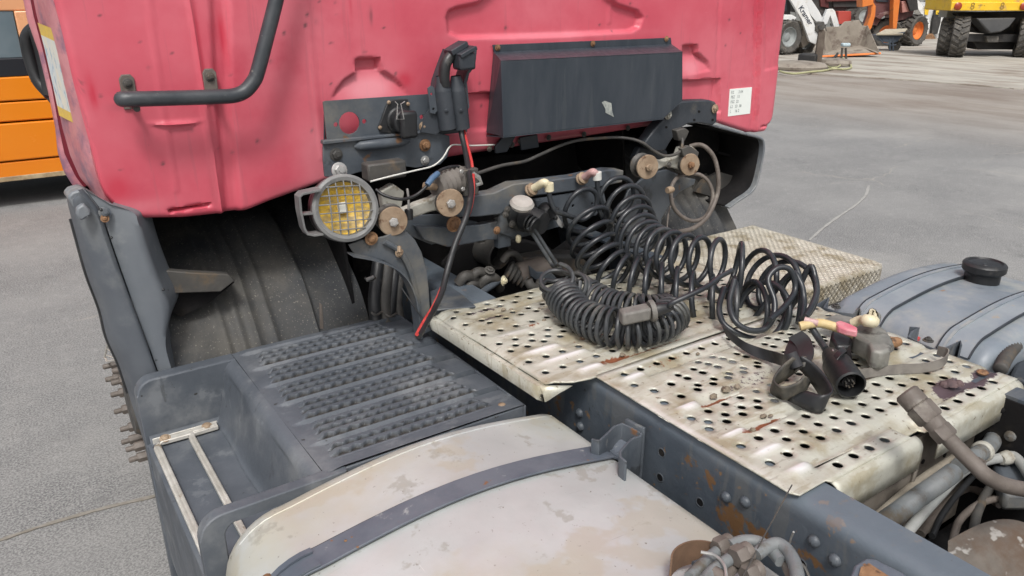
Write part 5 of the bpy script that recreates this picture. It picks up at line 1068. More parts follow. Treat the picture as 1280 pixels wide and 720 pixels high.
# rubber straps
def strap(name,pts,wv,th,m,label): return tag(MB().ribbon(spl(pts,7),wv,th).build(name,m,None),label,'strap')
strap('rubber_strap',[at(x,y,z=zz) for x,y,zz in ((905,412,1.03),(918,424,1.025),(936,436,1.02),(955,443,1.02),(972,448,1.03),(985,452,1.06),(1000,448,1.075))],(.010,.030,.022),.004,'black','dark rubber strap running left from the heap towards the coils')
strap('rubber_strap',[at(x,y,z=zz) for x,y,zz in ((996,420,1.09),(990,436,1.07),(990,452,1.055),(1002,458,1.055),(1008,445,1.075),(1004,428,1.09),(994,418,1.10))],(.020,-.022,.022),.004,'black','upright folded rubber strap at the top of the heap')
dsm=mat('dusty_rubber_strap',(.030,.030,.028),(.075,.07,.06),9,(.15,.135,.105),9,.58,.1,rough=.6,bump=.2)
def leaf(top,botm,m,label):
    A1=spl([at(x,y,z=z) for x,y,z in top],6); B1=spl([at(x,y,z=z) for x,y,z in botm],6); rows=[[a.lerp(b,t)+Vector((0,0,.004*math.sin(PI*t))) for t in (0,.25,.5,.75,1)] for a,b in zip(A1,B1)]
    tag(MB().grid(rows).build('rubber_strap',m,None,solid=.004,ang=60),label,'strap')
leaf(((990,446,1.08),(976,458,1.06),(966,474,1.045),(976,484,1.045),(996,480,1.05),(1006,470,1.06)),((1002,456,1.05),(986,470,1.02),(962,488,1.006),(982,501,1.006),(1004,492,1.012),(1014,478,1.03)),dsm,'dusty curled rubber strap lying open to the left of the heap')
leaf(((1002,444,1.08),(1018,454,1.07),(1034,472,1.055),(1042,488,1.045),(1030,494,1.045),(1008,488,1.04)),((996,458,1.05),(1008,470,1.03),(1024,492,1.006),(1030,514,1.004),(1014,515,1.004),(984,501,1.006)),'black','black curled rubber strap nearest the camera, beside the trailer plug')
leaf(((996,420,1.09),(1004,432,1.085),(1008,446,1.075),(1006,458,1.06)),((986,428,1.07),(990,442,1.06),(992,456,1.05),(992,466,1.04)),dsm,'short flat rubber strap hanging into the heap from the hose ends')
strap('webbing_strap',[at(x,y,z=zz) for x,y,zz in ((1072,468,1.012),(1100,464,1.012),(1130,461,1.013),(1152,460,1.014),(1172,456,1.02),(1182,450,1.028),(1184,442,1.034),(1172,438,1.03))],(.004,.002,.024),.003,mat('faded_grey_strap',(.12,.11,.10),(.20,.185,.165),22,rough=.8,bump=.2),'faded grey strap with a curled tip on the far side of the rear deck')
for x,y in ((948,478),(905,546),(955,530),(945,478)): pass
# ------------------------------------------------------------------ hydraulic hose end, lower right
HH=thing('hydraulic_hose',at(1180,540,z=1.0),'thick dusty brown hose with large hexagonal end fitting, rising from the lower right','hose')
y_h=lambda px,py:at(px,py,z=1.16-.16*(px-1130)/150)
p0=y_h(1132,490); p1_=y_h(1176,538); d=(p1_-p0).normalized()
MB().lathe([(.020,0),(.0235,.004),(.0235,.030),(.021,.032)],p0,d,22).build('threaded_cap','brownhose',HH)
MB().lathe([(.0215,.030),(.0255,.034),(.0255,.062),(.022,.066)],p0,d,6).build('hex_nut','brownhose',HH)
MB().lathe([(.019,.064),(.019,.084)],p0,d,20).build('collar','brownhose',HH)
MB().lathe([(.019,.082),(.021,.085),(.021,.104),(.018,.108)],p0,d,6).build('hex_nut','brownhose',HH)
hs_=[p0+d*.105,y_h(1200,563),y_h(1215,578),y_h(1232,594),y_h(1255,606),y_h(1290,613),y_h(1340,618)]
MB().tube(spl(hs_,8),.0145,16).build('hose_body','brownhose',HH)
MB().tube([y_h(1222,573),y_h(1232,578),y_h(1228,582)],.004,6).build('burr','brownhose',HH)
# pipes between the rails, lower right
def zz(px,py,z): return at(px,py,z=z)
cable('pipe',[zz(1222,526,.86),zz(1236,532,.865),zz(1242,546,.87),zz(1234,560,.88),zz(1214,573,.89),zz(1200,583,.895)],.019,'greyhose','fat grey pipe with white clip bending under the rear deck','pipe',n=8,seg=16)
tag(MB().lathe([(.021,0),(.024,.003),(.024,.014),(.021,.017)],zz(1230,563,.882),zz(1212,574,.89)-zz(1234,560,.88),20).build('pipe_clip','greyarm',None),'pale ring clip around the fat grey pipe','clip')
b=MB(); P_=spl([zz(1192,590,.90),zz(1176,602,.90),zz(1150,620,.90),zz(1126,638,.90),zz(1100,656,.89)],22); b.tube(P_,[.0205 if k%2 else .0165 for k in range(len(P_))],16)
tag(b.build('corrugated_pipe','greyhose',None,ang=30),'finely ribbed grey pipe running down beside the chassis rail','pipe')
cable('pipe',[zz(1290,600,.86),zz(1270,572,.86),zz(1255,572,.86),zz(1225,578,.86),zz(1200,592,.86),zz(1175,618,.86),zz(1155,640,.86),zz(1130,670,.86)],.0115,mat('pale_grey_hose',(.24,.25,.245),(.33,.335,.32),12,rough=.5,bump=.1),'pale grey hose with a white joint crossing below the thick brown hose','hose',n=8,seg=14)
tag(MB().lathe([(.013,0),(.017,.004),(.016,.02),(.012,.03)],zz(1262,571,.86),(-1,.2,0),14).build('hose_joint','greyarm',None),'white joint on the pale grey hose','joint')
cable('pipe',[zz(1196,572,.88),zz(1168,590,.88),zz(1140,610,.88),zz(1114,632,.88),zz(1088,655,.88)],.012,mat('frayed_brown_sleeve',(.19,.165,.13),(.28,.25,.2),14,rough=.9,bump=.5),'flattened brown sleeve beside the ribbed pipe','hose',n=8)
cable('pipe',[zz(1250,630,.74),zz(1215,610,.72),zz(1190,620,.7),zz(1165,645,.7),zz(1150,668,.7)],.011,'brownhose','brown pipe lowest between the rails','pipe')
cable('pipe',[zz(1145,636,.84),zz(1140,628,.85),zz(1130,632,.84),zz(1120,650,.82),zz(1112,668,.8)],.013,'greyhose','short grey pipe stub with a rounded tip beside the rail','pipe')
for pts,r_,m_,lb in ((((1180,560),(1160,580),(1135,604),(1110,628)),.006,'black','thin black line above the ribbed grey pipe'),(((1290,580),(1262,566),(1240,574),(1212,600),(1180,640),(1165,670)),.007,'black','thin black line crossing under the pale grey hose'),(((1300,640),(1260,625),(1228,628),(1200,650),(1190,680)),.008,'brownhose','brown line bending round the casting at the lower right'),(((1250,600),(1236,612),(1222,640),(1216,670)),.010,'grime','short dark hose dropping beside the casting')):
    cable('pipe',[zz(x,y,.80) for x,y in pts],r_,m_,lb,'pipe')
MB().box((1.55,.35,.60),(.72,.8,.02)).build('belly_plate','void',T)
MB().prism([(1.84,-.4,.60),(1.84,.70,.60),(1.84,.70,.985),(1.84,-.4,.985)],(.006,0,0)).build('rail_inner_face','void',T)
for x,y,r,m in ((1263,545,.013,'greyhose'),(1240,528,.008,'void'),(1252,512,.008,'void'),(1225,560,.008,'grime')): 
    c=at(x,y,x=1.838); MB().lathe([(r,0),(r*.9,.006),(.001,.010)],c,(-1,0,0),14,cap=False).build('rivet' if m!='void' else 'bolt_hole',m,T)
# steel lump covered with dirt at the lower right (behind the mark on the photo)
rows=[]
for t in np.linspace(0,1,16):
    row=[]
    for s in np.linspace(0,1,24): 
        p=at(1185+150*s,676+90*t-14*math.sin(PI*min(1,s*1.2)),z=.84-.05*t); p.z+=.03*math.sin(PI*s)*math.sin(PI*min(1,.35+t)); row.append(p)
    rows.append(row)
MB().grid(rows).build('coupling_plate_cover',mat('dusty_pale_casting',(.085,.075,.065),(.15,.13,.11),9,(.10,.07,.05),8,.55,.1,(.3,.29,.27),24,.66,rough=.85,bump=.6),T)
MB().prism([zz(x,y,.79) for x,y in ((1235,600),(1280,590),(1310,640),(1250,640))],(0,0,.05)).build('valve_block','steel',T,bevel=.012)
# right rail step plates beyond the deck
MB().prism([at(x,y,z=.972) for x,y in ((1244,484),(1262,474),(1300,500),(1290,512))],(0,0,-.012)).build('side_plate','strap',T,bevel=.002)
MB().prism([at(x,y,z=.955) for x,y in ((1222,505),(1244,492),(1290,500),(1290,507))],(0,0,-.01)).build('side_plate',mat('tan_dusty_plate',(.34,.31,.25),(.42,.39,.32),9,rough=.8,bump=.2),T,bevel=.002)
b=MB(); P_=spl([at(1250,462,z=.93),at(1258,446,z=.94),at(1270,432,z=.94),at(1290,420,z=.94)],16); b.tube(P_,[.019 if k%2 else .0155 for k in range(len(P_))],16)
tag(b.build('corrugated_pipe','grime',None,ang=80),'dark ribbed pipe at the near end of the blue grey tank','pipe')
MB().prism([at(x,y,z=.90) for x,y in ((1262,470),(1270,452),(1290,445),(1300,480))],(0,0,-.1)).build('bracket_block','dark',T,bevel=.01)
# ------------------------------------------------------------------ hose bundle on the near tank, bottom edge
HB2=thing('hose_bundle',at(900,690,z=.93),'bundle of dusty grey hoses with hex nuts inside a rusty ring on the pale tank','hoses')
def zb_(px,py,z=.965): return at(px,py,z=z)
rg=[zb_(872+34*math.cos(R(a)),712+22*math.sin(R(a))*1.0,.955) for a in range(175,372,9)]
MB().ribbon(rg,(0,0,.05),.003).build('rusty_ring',mat('brown_rusty_ring',(.11,.065,.04),(.17,.10,.06),20,rough=.8,bump=.4),HB2)
MB().tube(spl([zb_(x,y,1.0) for x,y in ((876,690),(893,694),(905,706),(908,722))],5),.0028,8).build('wire_band','zinc',HB2)
for pts,r,m,z in ((((862,722),(878,706),(893,692),(908,683)),.0105,'greyhose',.975),(((880,726),(893,712),(910,700),(930,690)),.0105,'greyhose',.985),(((900,730),(915,712),(932,700),(944,692)),.009,'brownhose',.97),
     (((912,682),(930,676),(950,678),(966,690),(976,702)),.0105,'greyhose',.985),(((944,694),(958,684),(972,680),(984,688),(993,704),(998,726)),.0115,'greyhose',.995),(((972,690),(982,700),(990,716),(996,735)),.0125,'brownhose',.975),(((868,708),(884,704),(900,712),(912,730)),.009,'steel',.97),(((892,716),(905,724),(920,734),(940,740)),.012,'brownhose',.985)):
    MB().tube(spl([zb_(x,y,z) for x,y in pts],7),r,14).build('grey_hose',m,HB2)
for x,y,z,r in ((902,682,.98,.017),(925,694,.995,.019),(912,694,.975,.013),(938,716,.98,.017)):
    c=zb_(x,y,z); dd=(zb_(x+20,y-10,z)-c).normalized(); MB().lathe([(r*.85,-.014),(r,-.010),(r,.006),(r*.85,.010)],c,dd,6).build('hex_nut','brownhose',HB2); MB().lathe([(r*.8,.008),(r*.9,.012),(r*.9,.020)],c,dd,16).build('nut_collar','brownhose',HB2)
MB().tube([zb_(928,722,.99),zb_(952,676,1.01),zb_(990,606,1.04)],.0013,5).build('loose_wire','grime',HB2)
MB().tube(spl([zb_(985,698,.99),zb_(1003,706,.99),zb_(1012,722,.98)],4),.0025,6).build('loose_wire','grime',HB2)
tag(MB().tube([at(984,690,x=1.09),at(989,672,x=1.085),at(992,665,x=1.08)],.002,6).build('wire_end','zinc',None),'tiny bright wire end against the rusty rail','wire')
# rusty bracket at the very bottom
MB().prism([at(x,y,z=1.0) for x,y in ((1060,728),(1068,706),(1082,697),(1094,698),(1130,716),(1150,735))],(0,0,-.02)).build('angle_bracket','strap',T,bevel=.004,label='rusty pale bracket corner')
MB().prism([at(x,y,z=1.0015) for x,y in ((1072,726),(1076,710),(1086,705),(1112,722),(1120,735))],(0,0,.002)).build('rust_patch','rust',T)
# ================================================================== BACKGROUND MACHINES, far right
hd_=Vector((math.sin(yaw),math.cos(yaw),0))
def bgf(gx,gy):       # returns a function: photo point -> place on the upright plane through ground point G
    G=at(gx,gy,z=.05); D0=G.dot(hd_)
    def f(px,py,off=0):
        r=fw*F_+rt*(px-640)+upv*(360-py); t=(D0+off)/r.dot(hd_); return Vector((0,0,CZ))+r*t
    return f,G
def bpl(name,f,pts,off,th,m,parent,bevel=.012,label=None): return MB().prism([f(x,y,off) for x,y in pts],hd_*th).build(name,m,parent,bevel=bevel,label=label)
def bigwheel(c,r,wd,ax,parent,rimm,lug=18,name='wheel'):
    ax=Vector(ax).normalized(); u=Vector((0,0,1)); w_=ax.cross(u)
    W=MB().lathe([(r*.58,-wd*.40),(r*.86,-wd*.5),(r*.94,-wd*.44),(r*.95,wd*.44),(r*.86,wd*.5),(r*.58,wd*.40)],c,ax,36,cap=False).build(name,'tyrebg',parent)
    L=MB()
    for k in range(lug):
        for s in (-1,1):
            a=2*PI*(k+.5*(s>0))/lug; d=u*math.cos(a)+w_*math.sin(a); t=u*-math.sin(a)+w_*math.cos(a)
            mm=Matrix(((ax*s+t*.55).normalized(),(t-ax*s*.55).normalized(),d)).transposed()
            L.box(c+d*r*.965+ax*s*wd*.23,(wd*.46,r*.10,r*.10),0,mm)
    L.build('tread_lugs','tyrebg',W,kind='stuff',smooth=False)
    MB().lathe([(r*.60,-wd*.38),(r*.60,wd*.36),(r*.54,wd*.38),(r*.50,wd*.22),(r*.30,wd*.10),(r*.22,wd*.16),(r*.14,wd*.20),(.001,wd*.2)],c,ax,28,cap=False).build('rim',rimm,W); return W
M.update(tyrebg=mat('dusty_tyre',(.055,.052,.048),(.105,.098,.088),5,(.17,.155,.13),9,.60,.08,rough=.85,bump=.3),
 wpaint=mat('white_machine_paint',(.62,.63,.63),(.72,.72,.70),2,(.45,.42,.37),4,.62,.1,rough=.45,bump=.05),
 opaint=mat('orange_machine_paint',(.66,.17,.035),(.72,.22,.05),2,(.35,.12,.05),4,.64,.08,rough=.45,bump=.05),
 ypaint=mat('yellow_machine_paint',(.74,.46,.02),(.78,.52,.035),2,(.50,.30,.10),5,.62,.08,rough=.45,bump=.05),
 bpaint=mat('brown_machine_paint',(.12,.052,.055),(.16,.075,.075),2,(.22,.15,.13),4,.62,.08,rough=.5,bump=.05),
 dred=mat('dark_red_machine_paint',(.085,.018,.018),(.13,.03,.026),2,rough=.5,bump=.05),
 bdark=mat('black_machine_parts',(.018,.018,.019),(.04,.038,.036),2,(.09,.08,.07),4,.64,.08,rough=.7,bump=.1),
 bkt=mat('worn_bucket_steel',(.22,.19,.155),(.31,.275,.23),2.2,(.14,.11,.09),3,.58,.08,rough=.7,bump=.2),
 gwall=mat('grey_yard_cladding',(.16,.165,.16),(.22,.225,.215),.8,rough=.8,bump=.1),
 ggrey=mat('grey_machine_paint',(.25,.27,.27),(.33,.35,.34),2,rough=.5,bump=.05),
 bluegrey=mat('blue_grey_barrow_paint',(.06,.08,.11),(.09,.11,.14),6,rough=.5,bump=.1),
 bwood=mat('dusty_plank',(.38,.34,.26),(.48,.43,.33),8,rough=.8,bump=.2))
# --- white wheel loader
f,G=bgf(984,67.5); WLd=thing('wheel_loader',G,'white wheel loader with dark lettering on its lifting arm, its big bucket on the ground','loader')
rr=(f(984,46)-f(984,67.5)).length
sidev=(-hd_*.9+rt*.45)
bigwheel(f(982,46),rr,.42,sidev,WLd,'ggrey'); bigwheel(f(1003,50,.9),rr*.95,.42,sidev,WLd,'ggrey')
bigwheel(f(935,45,.1),rr,.42,sidev,WLd,'ggrey')
bpl('mudguard',f,((955,19),(990,18.5),(996,22),(992,26),(955,22)),-.1,.7,'wpaint',WLd)
bpl('front_chassis',f,((989,24),(1000,26),(1012,36),(1014,52),(1004,60),(996,40),(988,30)),.15,.6,'bkt',WLd)
bpl('cab_pillar',f,((955,-30),(988,-30),(988,18),(955,18)),.2,1.2,'bdark',WLd)
bpl('cab_window',f,((960,-24),(984,-24),(984,14),(960,14)),.17,.02,mat('machine_glass',(.05,.065,.08),rough=.1,rvar=0,bump=0),WLd)
bpl('engine_hood',f,((900,-12),(956,-12),(956,26),(900,26)),.2,1.3,'wpaint',WLd)
for off in (0,.75):
    bpl('lift_arm',f,((986,-40),(1000,-14),(1012,16),(1024,44),(1020,56),(1012,52),(1002,24),(988,0),(980,-30)),off-.15,.16,'wpaint',WLd,label=None)
bpl('tilt_link',f,((1000,-25),(1008,-10),(1024,14),(1032,30),(1026,34),(1014,20),(1000,-4)),.3,.14,'wpaint',WLd)
bpl('tilt_lever',f,((1034,12),(1041,11),(1044,14),(1050,34),(1043,36),(1038,20),(1034,30),(1028,32),(1028,26)),.25,.16,'wpaint',WLd)
bpl('pivot_block',f,((1020,28),(1030,27),(1034,38),(1026,44),(1019,38)),-.2,.4,'grime',WLd)
ta=f(998.5,9.5,-.157); tb=f(1009.5,27,-.157); xv=(tb-ta).normalized(); nv=-hd_; zv=nv.cross(xv); zv=-zv if zv.z<0 and False else zv
if (zv.dot(Vector((0,0,1)))<0): zv=-zv
text('Kramer',ta-zv*.02+xv*0,xv,zv,.155,flat('dark_lettering',(.03,.04,.06),.5),WLd,'arm_lettering',bold=.004)
# bucket (part of the loader): open shovel facing the yard
BK=bpl('bucket',f,((1030,34),(1050,33),(1056,27),(1074,25),(1078,32),(1085,32.5),(1088,42),(1076,58),(1040,64),(1028,50)),-.1,.05,'bkt',WLd)
b=MB()
for P_ in (((1030,34,-.1),(1016,62,-.9),(1026,71,-1.2),(1040,64,-.1)),((1085,32,-.1),(1100,66.5,-1.0),(1097,67,-1.2),(1076,58,-.1)),((1040,64,-.1),(1026,71,-1.2),(1099,67,-1.0),(1076,58,-.1))):
    bb=MB(); bb.add([f(x,y,o) for x,y,o in P_],[(0,1,2,3)]).build('bucket_side' if P_[0][0]!=1040 else 'bucket_floor','bkt',BK,solid=.04,smooth=False)
MB().add([f(x,y,o) for x,y,o in ((1026,70,-1.2),(1026,72,-1.22),(1100,68.2,-1.02),(1100,66,-1.0))],[(0,1,2,3)]).build('cutting_edge','opaint',BK,solid=.05,smooth=False)
# --- upright steel post with hoses lying about
f,G=bgf(1022,82); G.z=.05
PO=thing('fork_tine',G,'rusty brown upright steel fork leaning in front of the loader bucket','steel fork')
bpl('tine_blade',f,((1025,34),(1029,35),(1032,40),(1030,60),(1026,83),(1021,85),(1018,80),(1021,60),(1023,45)),0,.09,mat('weathered_brown_steel',(.085,.065,.05),(.13,.105,.085),5,rough=.8,bump=.2),PO)
MB().lathe([(.02,-.02),(.07,-.02),(.07,.12),(.02,.12)],f(1027,34,-.02),hd_,16).build('eyelet','grime',PO)
def bh(pts,r,m,label,z=.07,cat='hose'):
    tag(MB().tube(spl([at(x,y,z=z) for x,y in pts],5),r,8).build('garden_hose',m,None),label,cat)
yg_=mat('yellow_green_hose',(.36,.36,.19),(.43,.42,.25),5,rough=.6,bump=0); bl_=mat('blue_hose',(.12,.30,.42),rough=.5,rvar=0,bump=0)
bh(((975,89),(982,91),(995,92),(1012,90),(1028,88.5),(1042,86),(1055,86.5),(1064,84),(1060,77),(1054,74)),.025,yg_,'yellow green hose trailing on the ground around the steel fork')
bh(((1054,72),(1048,76),(1036,75),(1031,79),(1036,84),(1046,84),(1052,80),(1058,72)),.022,yg_,'coil of yellow green hose right of the steel fork')
bh(((977,80),(986,79),(998,77.5),(1016,76)),.03,bl_,'blue hose lying left of the steel fork')
bh(((1040,74),(1046,68),(1050,60),(1054,50),(1050,62),(1044,72)),.03,'bdark','dark hose standing up in front of the loader bucket',z=.12)
tag(MB().box(at(1011,74,z=.2),(.55,.45,.28),.4).build('plastic_box','bdark',None,bevel=.03),'small black plastic box left of the steel fork','box')
for x,y,a_,b_,l in ((995,85,.75,.45,'flat grey stone slab left of the steel fork under hoses'),(1043,81,.42,.3,'round grey stone right of the steel fork inside the hose coil')):
    tag(MB().lathe([(a_,0),(a_*1.02,.06),(a_*.92,.13),(a_*.6,.16),(.001,.165)],at(x,y,z=.05),(0,0,1),18,cap=False).build('stone','bkt',None),l,'stone')
f,G=bgf(1055,80); ST_=thing('hose_stand',G,'small steel stand with pale blue head holding the hoses','stand')
MB().tube([f(1051,79),f(1053,60)],.03,8).build('leg','grime',ST_); MB().tube([f(1058,77),f(1057,60)],.03,8).build('leg','grime',ST_)
MB().box(f(1057,56),(.22,.18,.09),-yaw).build('head',mat('pale_blue_plastic',(.40,.50,.54),rough=.5,rvar=0,bump=0),ST_,bevel=.03)
# --- dark red machine behind
f,G=bgf(1035,50); DR=thing('forestry_machine',G,'dark red machine standing behind the white loader','machine')
bpl('body',f,((1014,-40),(1082,-40),(1082,22),(1060,24),(1014,16)),2.0,3.0,'bdark',DR)
bpl('panel',f,((1022,-40),(1034,-40),(1036,10),(1026,8)),1.9,.12,'dred',DR); bpl('panel',f,((1040,-30),(1076,-30),(1076,9),(1042,9)),1.9,.12,'bdark',DR)
bpl('red_box',f,((1048,14),(1064,14),(1064,30),(1048,30)),1.5,.5,mat('red_box_paint',(.42,.06,.045),rough=.5,rvar=0,bump=0),DR)
bpl('red_beam',f,((1033,-2),(1078,-4),(1078,1),(1033,2)),1.8,.1,'dred',DR)
bigwheel(f(1080,20,1.2),.42,.2,-hd_,DR,'ggrey',name='small_wheel')
bigwheel(f(1066,34,2.2),.9,.5,-hd_,DR,'ggrey',name='wheel')
# --- orange and brown tractor
f,G=bgf(1142,57); OT=thing('forestry_tractor',G,'orange and brown forestry tractor with orange wheel rims behind the wheelbarrow','tractor')
rr=(f(1142,38)-f(1142,57.5)).length
sv=(-hd_*.86+rt*.5)
bigwheel(f(1141,38,.2),rr,.55,sv,OT,'opaint'); bigwheel(f(1107,42,.3),rr*.96,.55,(-hd_*.86-rt*.1),OT,'opaint')
bpl('side_panel',f,((1090,-20),(1118,-20),(1119,18),(1104,20),(1096,32),(1088,30),(1094,12)),.0,.7,'bpaint',OT)
bpl('rear_panel',f,((1120,-20),(1140,-20),(1146,2),(1140,22),(1120,27)),.1,.9,'bpaint',OT)
bpl('orange_guard',f,((1078,-20),(1092,-20),(1092,6),(1078,9)),-.3,.5,'opaint',OT)
bpl('orange_step_arm',f,((1090,0),(1095,8),(1094,20),(1090,34),(1086,40),(1083,34),(1089,18)),-.25,.3,'opaint',OT)
bpl('orange_boom',f,((1120,-30),(1128,-30),(1124,10),(1121,36),(1116,36),(1117,4)),-.5,.3,'opaint',OT)
bpl('wheel_arch',f,((1096,22),(1100,17),(1110,14),(1118,17),(1120,20),(1108,18),(1100,24)),-.2,.5,'bpaint',OT)
bpl('hose_bank',f,((1130,-10),(1146,-10),(1148,12),(1138,14)),-.2,.3,'bdark',OT); bpl('pale_hood',f,((1127,2),(1137,0),(1138,14),(1128,16)),-.1,.2,mat('pale_red_panel',(.45,.22,.19),rough=.5,rvar=0,bump=0),OT)
bpl('fender',f,((1124,28),(1142,24),(1142,30),(1124,34)),.1,.8,'bdark',OT)
bpl('window',f,((1093,-20),(1112,-20),(1110,3),(1095,2)),-.05,.05,'machine_glass' if False else MATS['machine_glass'],OT)
# --- wheelbarrow
f,G=bgf(1113,63); WB=thing('wheelbarrow',G,'blue grey wheelbarrow carrying a pale plank board in front of the orange tractor','wheelbarrow')
bpl('tray',f,((1098,44),(1132,40),(1122,52),(1116,54),(1104,52)),0,.55,'bluegrey',WB)
MB().add([f(x,y,o) for x,y,o in ((1095,44,-.1),(1106,38,.6),(1134,37,.6),(1128,44,-.1))],[(0,1,2,3)]).build('board','bwood',WB,solid=.04,smooth=False)
for x in (1112,1116): MB().tube([f(x,46),f(x+.5,64)],.03,8).build('leg','bluegrey',WB)
MB().tube([f(1096,44),f(1104,54),f(1116,57),f(1120,56)],.025,8).build('frame','bluegrey',WB)
MB().lathe([(.10,-.05),(.19,-.05),(.20,0),(.19,.05),(.10,.05)],f(1118,57,.2),-hd_,20).build('wheel','tyrebg',WB)
# --- white skid steer
f,G=bgf(1163,50); SS=thing('skid_steer',G,'white skid steer loader with black panel and yellow stickers behind the wheels','loader')
bpl('arm',f,((1140,-6),(1152,4),(1158,14),(1163,30),(1160,44),(1154,44),(1154,22),(1146,8)),1.2,.5,'wpaint',SS)
bpl('body',f,((1162,8),(1168,3),(1176,6),(1178,20),(1182,24),(1178,40),(1154,48),(1156,30)),1.3,1.2,'wpaint',SS)
bpl('black_panel',f,((1170,10),(1177,14),(1176,28),(1172,42),(1164,44),(1166,26)),1.1,.15,'bdark',SS)
bpl('sticker',f,((1170,13),(1175,13),(1174,18),(1170,18)),1.08,.02,'ypaint',SS,bevel=0); bpl('sticker',f,((1156,8),(1162,8),(1160,19),(1156,18)),1.15,.02,'ypaint',SS,bevel=0)
bpl('wheel_rail',f,((1148,48),(1166,42),(1170,48),(1152,54)),1.0,.4,'rust',SS)
bigwheel(f(1168,44,1.7),.45,.3,-hd_,SS,'wpaint',name='wheel')
# --- yellow wheeled excavator
f,G=bgf(1205,70.5); EX=thing('wheeled_excavator',G,'yellow excavator on twin lugged tyres seen from behind, cut off by the photo edge','excavator')
rr=(f(1205,46)-f(1205,70.5)).length
av=(-hd_*.45+rt*.9).normalized()
bigwheel(f(1183,46,.5),rr*.92,.42,-av,EX,'bdark',20); bigwheel(f(1199,46,0),rr,.44,-av,EX,'bdark',20); bigwheel(f(1281,48,0),rr,.44,av,EX,'bdark',20); bigwheel(f(1297,48,.5),rr,.44,av,EX,'bdark',20)
bpl('counterweight',f,((1189,13.5),(1190,4),(1193,-40),(1330,-40),(1330,14),(1282,13),(1192,13.5)),-.3,1.6,'ypaint',EX,bevel=.05)
bpl('lower_edge',f,((1188,13.5),(1190,2.5),(1300,2.8),(1300,13.6)),-.36,.1,'ypaint',EX,bevel=.02)
for x in (1197,1279): MB().lathe([(.10,0),(.11,.04),(.07,.07),(.001,.075)],f(x,7.8,-.36),-hd_,18,cap=False).build('tail_lamp',flat('red_lamp_lens',(.30,.045,.02),.3),EX)
for s,x,m in (('8',1213,'ink2'),('8',1250,'ink2')):
    text(s,f(x-.8,11.6,-.37),rt,Vector((0,0,1)),.20,flat('faded_number_paint',(.30,.19,.03),.6),EX,'number')
text('— -',f(1222,8,-.37),rt,Vector((0,0,1)),.10,MATS['faded_number_paint'],EX,'worn_marking')
bpl('chassis',f,((1196,17),(1330,14),(1330,40),(1250,44),(1222,40),(1208,26)),.5,1.2,'bdark',EX)
bpl('blade_bracket',f,((1221,23),(1271,22),(1262,34),(1252,40),(1238,42),(1230,34)),-.25,.5,mat('dark_grey_casting',(.06,.062,.065),(.085,.085,.085),3,rough=.6,bump=.1),EX,bevel=.04)
bpl('axle',f,((1205,43),(1290,43),(1290,53),(1205,52)),.05,.35,'bdark',EX); bpl('joint',f,((1233,45),(1249,45),(1248,53),(1235,53)),-.1,.2,'tyrebg',EX)
bpl('side_plate',f,((1183,22),(1188,-10),(1194,-10),(1192,14),(1290,16),(1225,21),(1212,23)),.8,.5,'ggrey',EX)
bpl('axle_housing',f,((1215,50),(1286,50),(1280,62),(1222,62)),.4,.6,'bdark',EX)
# --- far cladding wall of the yard: separate upright boards
f,G=bgf(1150,42); WA=thing('yard_wall',G,'long grey clad wall closing the yard behind all machines','wall')
p0=f(900,42,6); p1=f(1500,42,6); p0.z=p1.z=-.05; dv=(p1-p0); n_=46
for k in range(n_):
    a=p0+dv*(k/n_); c=a+dv*(.5/n_)+hd_*random.uniform(0,.03); c.z=2.6; MB().box(c,(dv.length/n_*.96,.10,5.3),-yaw).build('board','gwall',WA,bevel=.01)
for o in list(COL.objects):
    if o.parent is WA and o.name.startswith('board.'): o.data=bpy.data.meshes['board'] if False else o.data
# ================================================================== ORANGE VAN, far left
yv=8.3
vo=mat('orange_van_paint',(.72,.20,.008),(.74,.225,.012),.8,rough=.25,rvar=.03,bump=0); vl=mat('faded_orange_panel',(.66,.30,.14),(.70,.35,.18),.6,rough=.35,bump=0)
vg=mat('van_glass',(.10,.14,.16),(.2,.24,.26),.7,rough=.08,rvar=0,bump=0); 
VN=thing('orange_van',(-1.2,yv+.9,0),'bright orange van parked beyond the cab corner with a grey window','van')
def vp(px,py): return at(px,py,y=yv)
zs=vp(0,224).z; z1=vp(0,203).z; z2=vp(0,154).z; z3=vp(0,128).z; z4=vp(0,97).z; z5=vp(0,73).z; z6=vp(0,14).z; z7=vp(0,8).z
print('van z',zs,z1,z2,z3,z4,z5,z6,z7)
xl,xr=-3.3,1.75
def vbox(z0_,z1_,m,nm,y0=0,ins=0,th=.06): return MB().prism([(xl,yv+y0,z0_),(xr,yv+y0,z0_),(xr,yv+y0,z1_),(xl,yv+y0,z1_)],(0,th,0)).build(nm,m,VN,bevel=.012)
vbox(zs,z1-.008,vo,'sill_panel'); vbox(z1+.004,z2-.008,vo,'lower_side_panel',-.012); vbox(z2+.006,z3-.006,vo,'side_panel',.004); vbox(z3+.006,z4,vo,'side_panel')
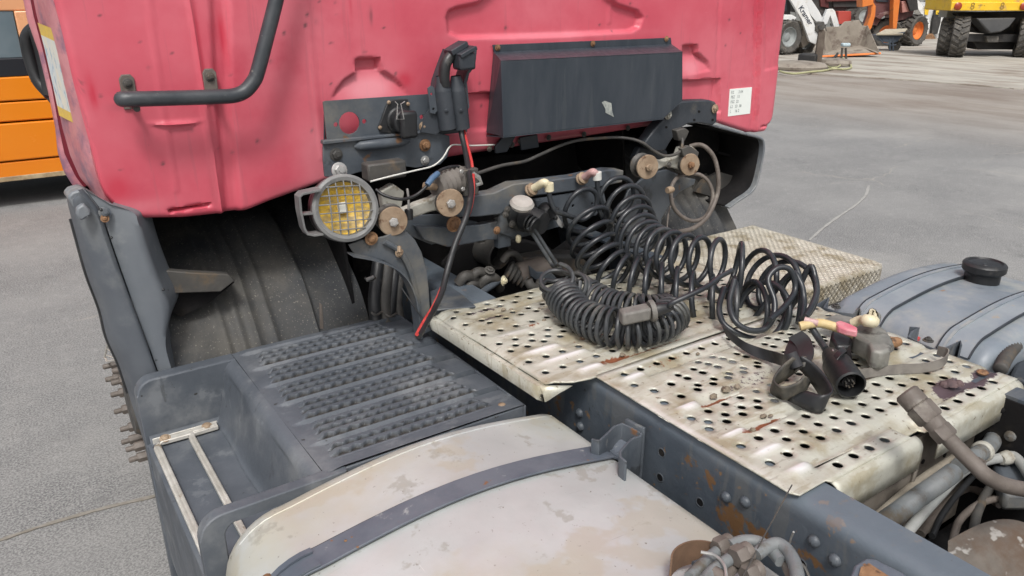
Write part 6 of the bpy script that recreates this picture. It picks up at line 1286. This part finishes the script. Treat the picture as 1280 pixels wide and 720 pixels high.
vbox(z4,z5+.0,flat('black_trim_band',(.02,.022,.026),.25),'trim_band',.006); vbox(z6,z6+.30,vl,'roof_side',.04)
xa=vp(22,40).x; xb=vp(34,40).x
MB().prism([(xl,yv+.03,z5),(xa,yv+.03,z5),(xa,yv+.05,z6),(xl,yv+.05,z6)],(0,.02,0)).build('window',vg,VN,bevel=.004)
MB().prism([(xa+.006,yv,z5),(xr,yv,z5),(xr,yv+.02,z6),(xa+.006,yv+.02,z6)],(0,.06,0)).build('pillar_panel',vl,VN,bevel=.01)
MB().prism([(xl,yv+.05,zs+.02),(xl,yv+1.7,zs+.02),(xl,yv+1.7,z6+.3),(xl,yv+.05,z6+.3)],(.04,0,0)).build('end_panel',vo,VN); MB().prism([(xr,yv+.05,zs+.02),(xr,yv+1.7,zs+.02),(xr,yv+1.7,z6+.3),(xr,yv+.05,z6+.3)],(.04,0,0)).build('end_panel',vo,VN)
MB().prism([(xl,yv+.05,z6+.3),(xr,yv+.05,z6+.3),(xr,yv+1.7,z6+.3),(xl,yv+1.7,z6+.3)],(0,0,.05)).build('roof',vl,VN,bevel=.02)
MB().prism([(xl,yv+.05,zs+.03),(xr,yv+.05,zs+.03),(xr,yv+1.7,zs+.03),(xl,yv+1.7,zs+.03)],(0,0,.04)).build('underbody','bdark',VN)
MB().prism([(xl,yv+1.66,zs),(xr,yv+1.66,zs),(xr,yv+1.66,z6+.3),(xl,yv+1.66,z6+.3)],(0,.04,0)).build('side_panel',vo,VN)
MB().prism([(xl,yv-.008,zs-.03),(xr,yv-.008,zs-.03),(xr,yv-.008,zs+.015),(xl,yv-.008,zs+.015)],(0,.06,0)).build('sill_trim',mat('rusty_sill',(.45,.36,.22),(.25,.17,.09),12,rough=.6,bump=.2),VN,bevel=.006)
for x in (-2.3,1.1):
    for yy in (yv+.15,yv+1.5): MB().lathe([(.2,-.1),(.31,-.1),(.33,-.06),(.33,.06),(.31,.1),(.2,.1)],(x,yy,.33),(0,-1,0),28).build('wheel','tyrebg',VN)
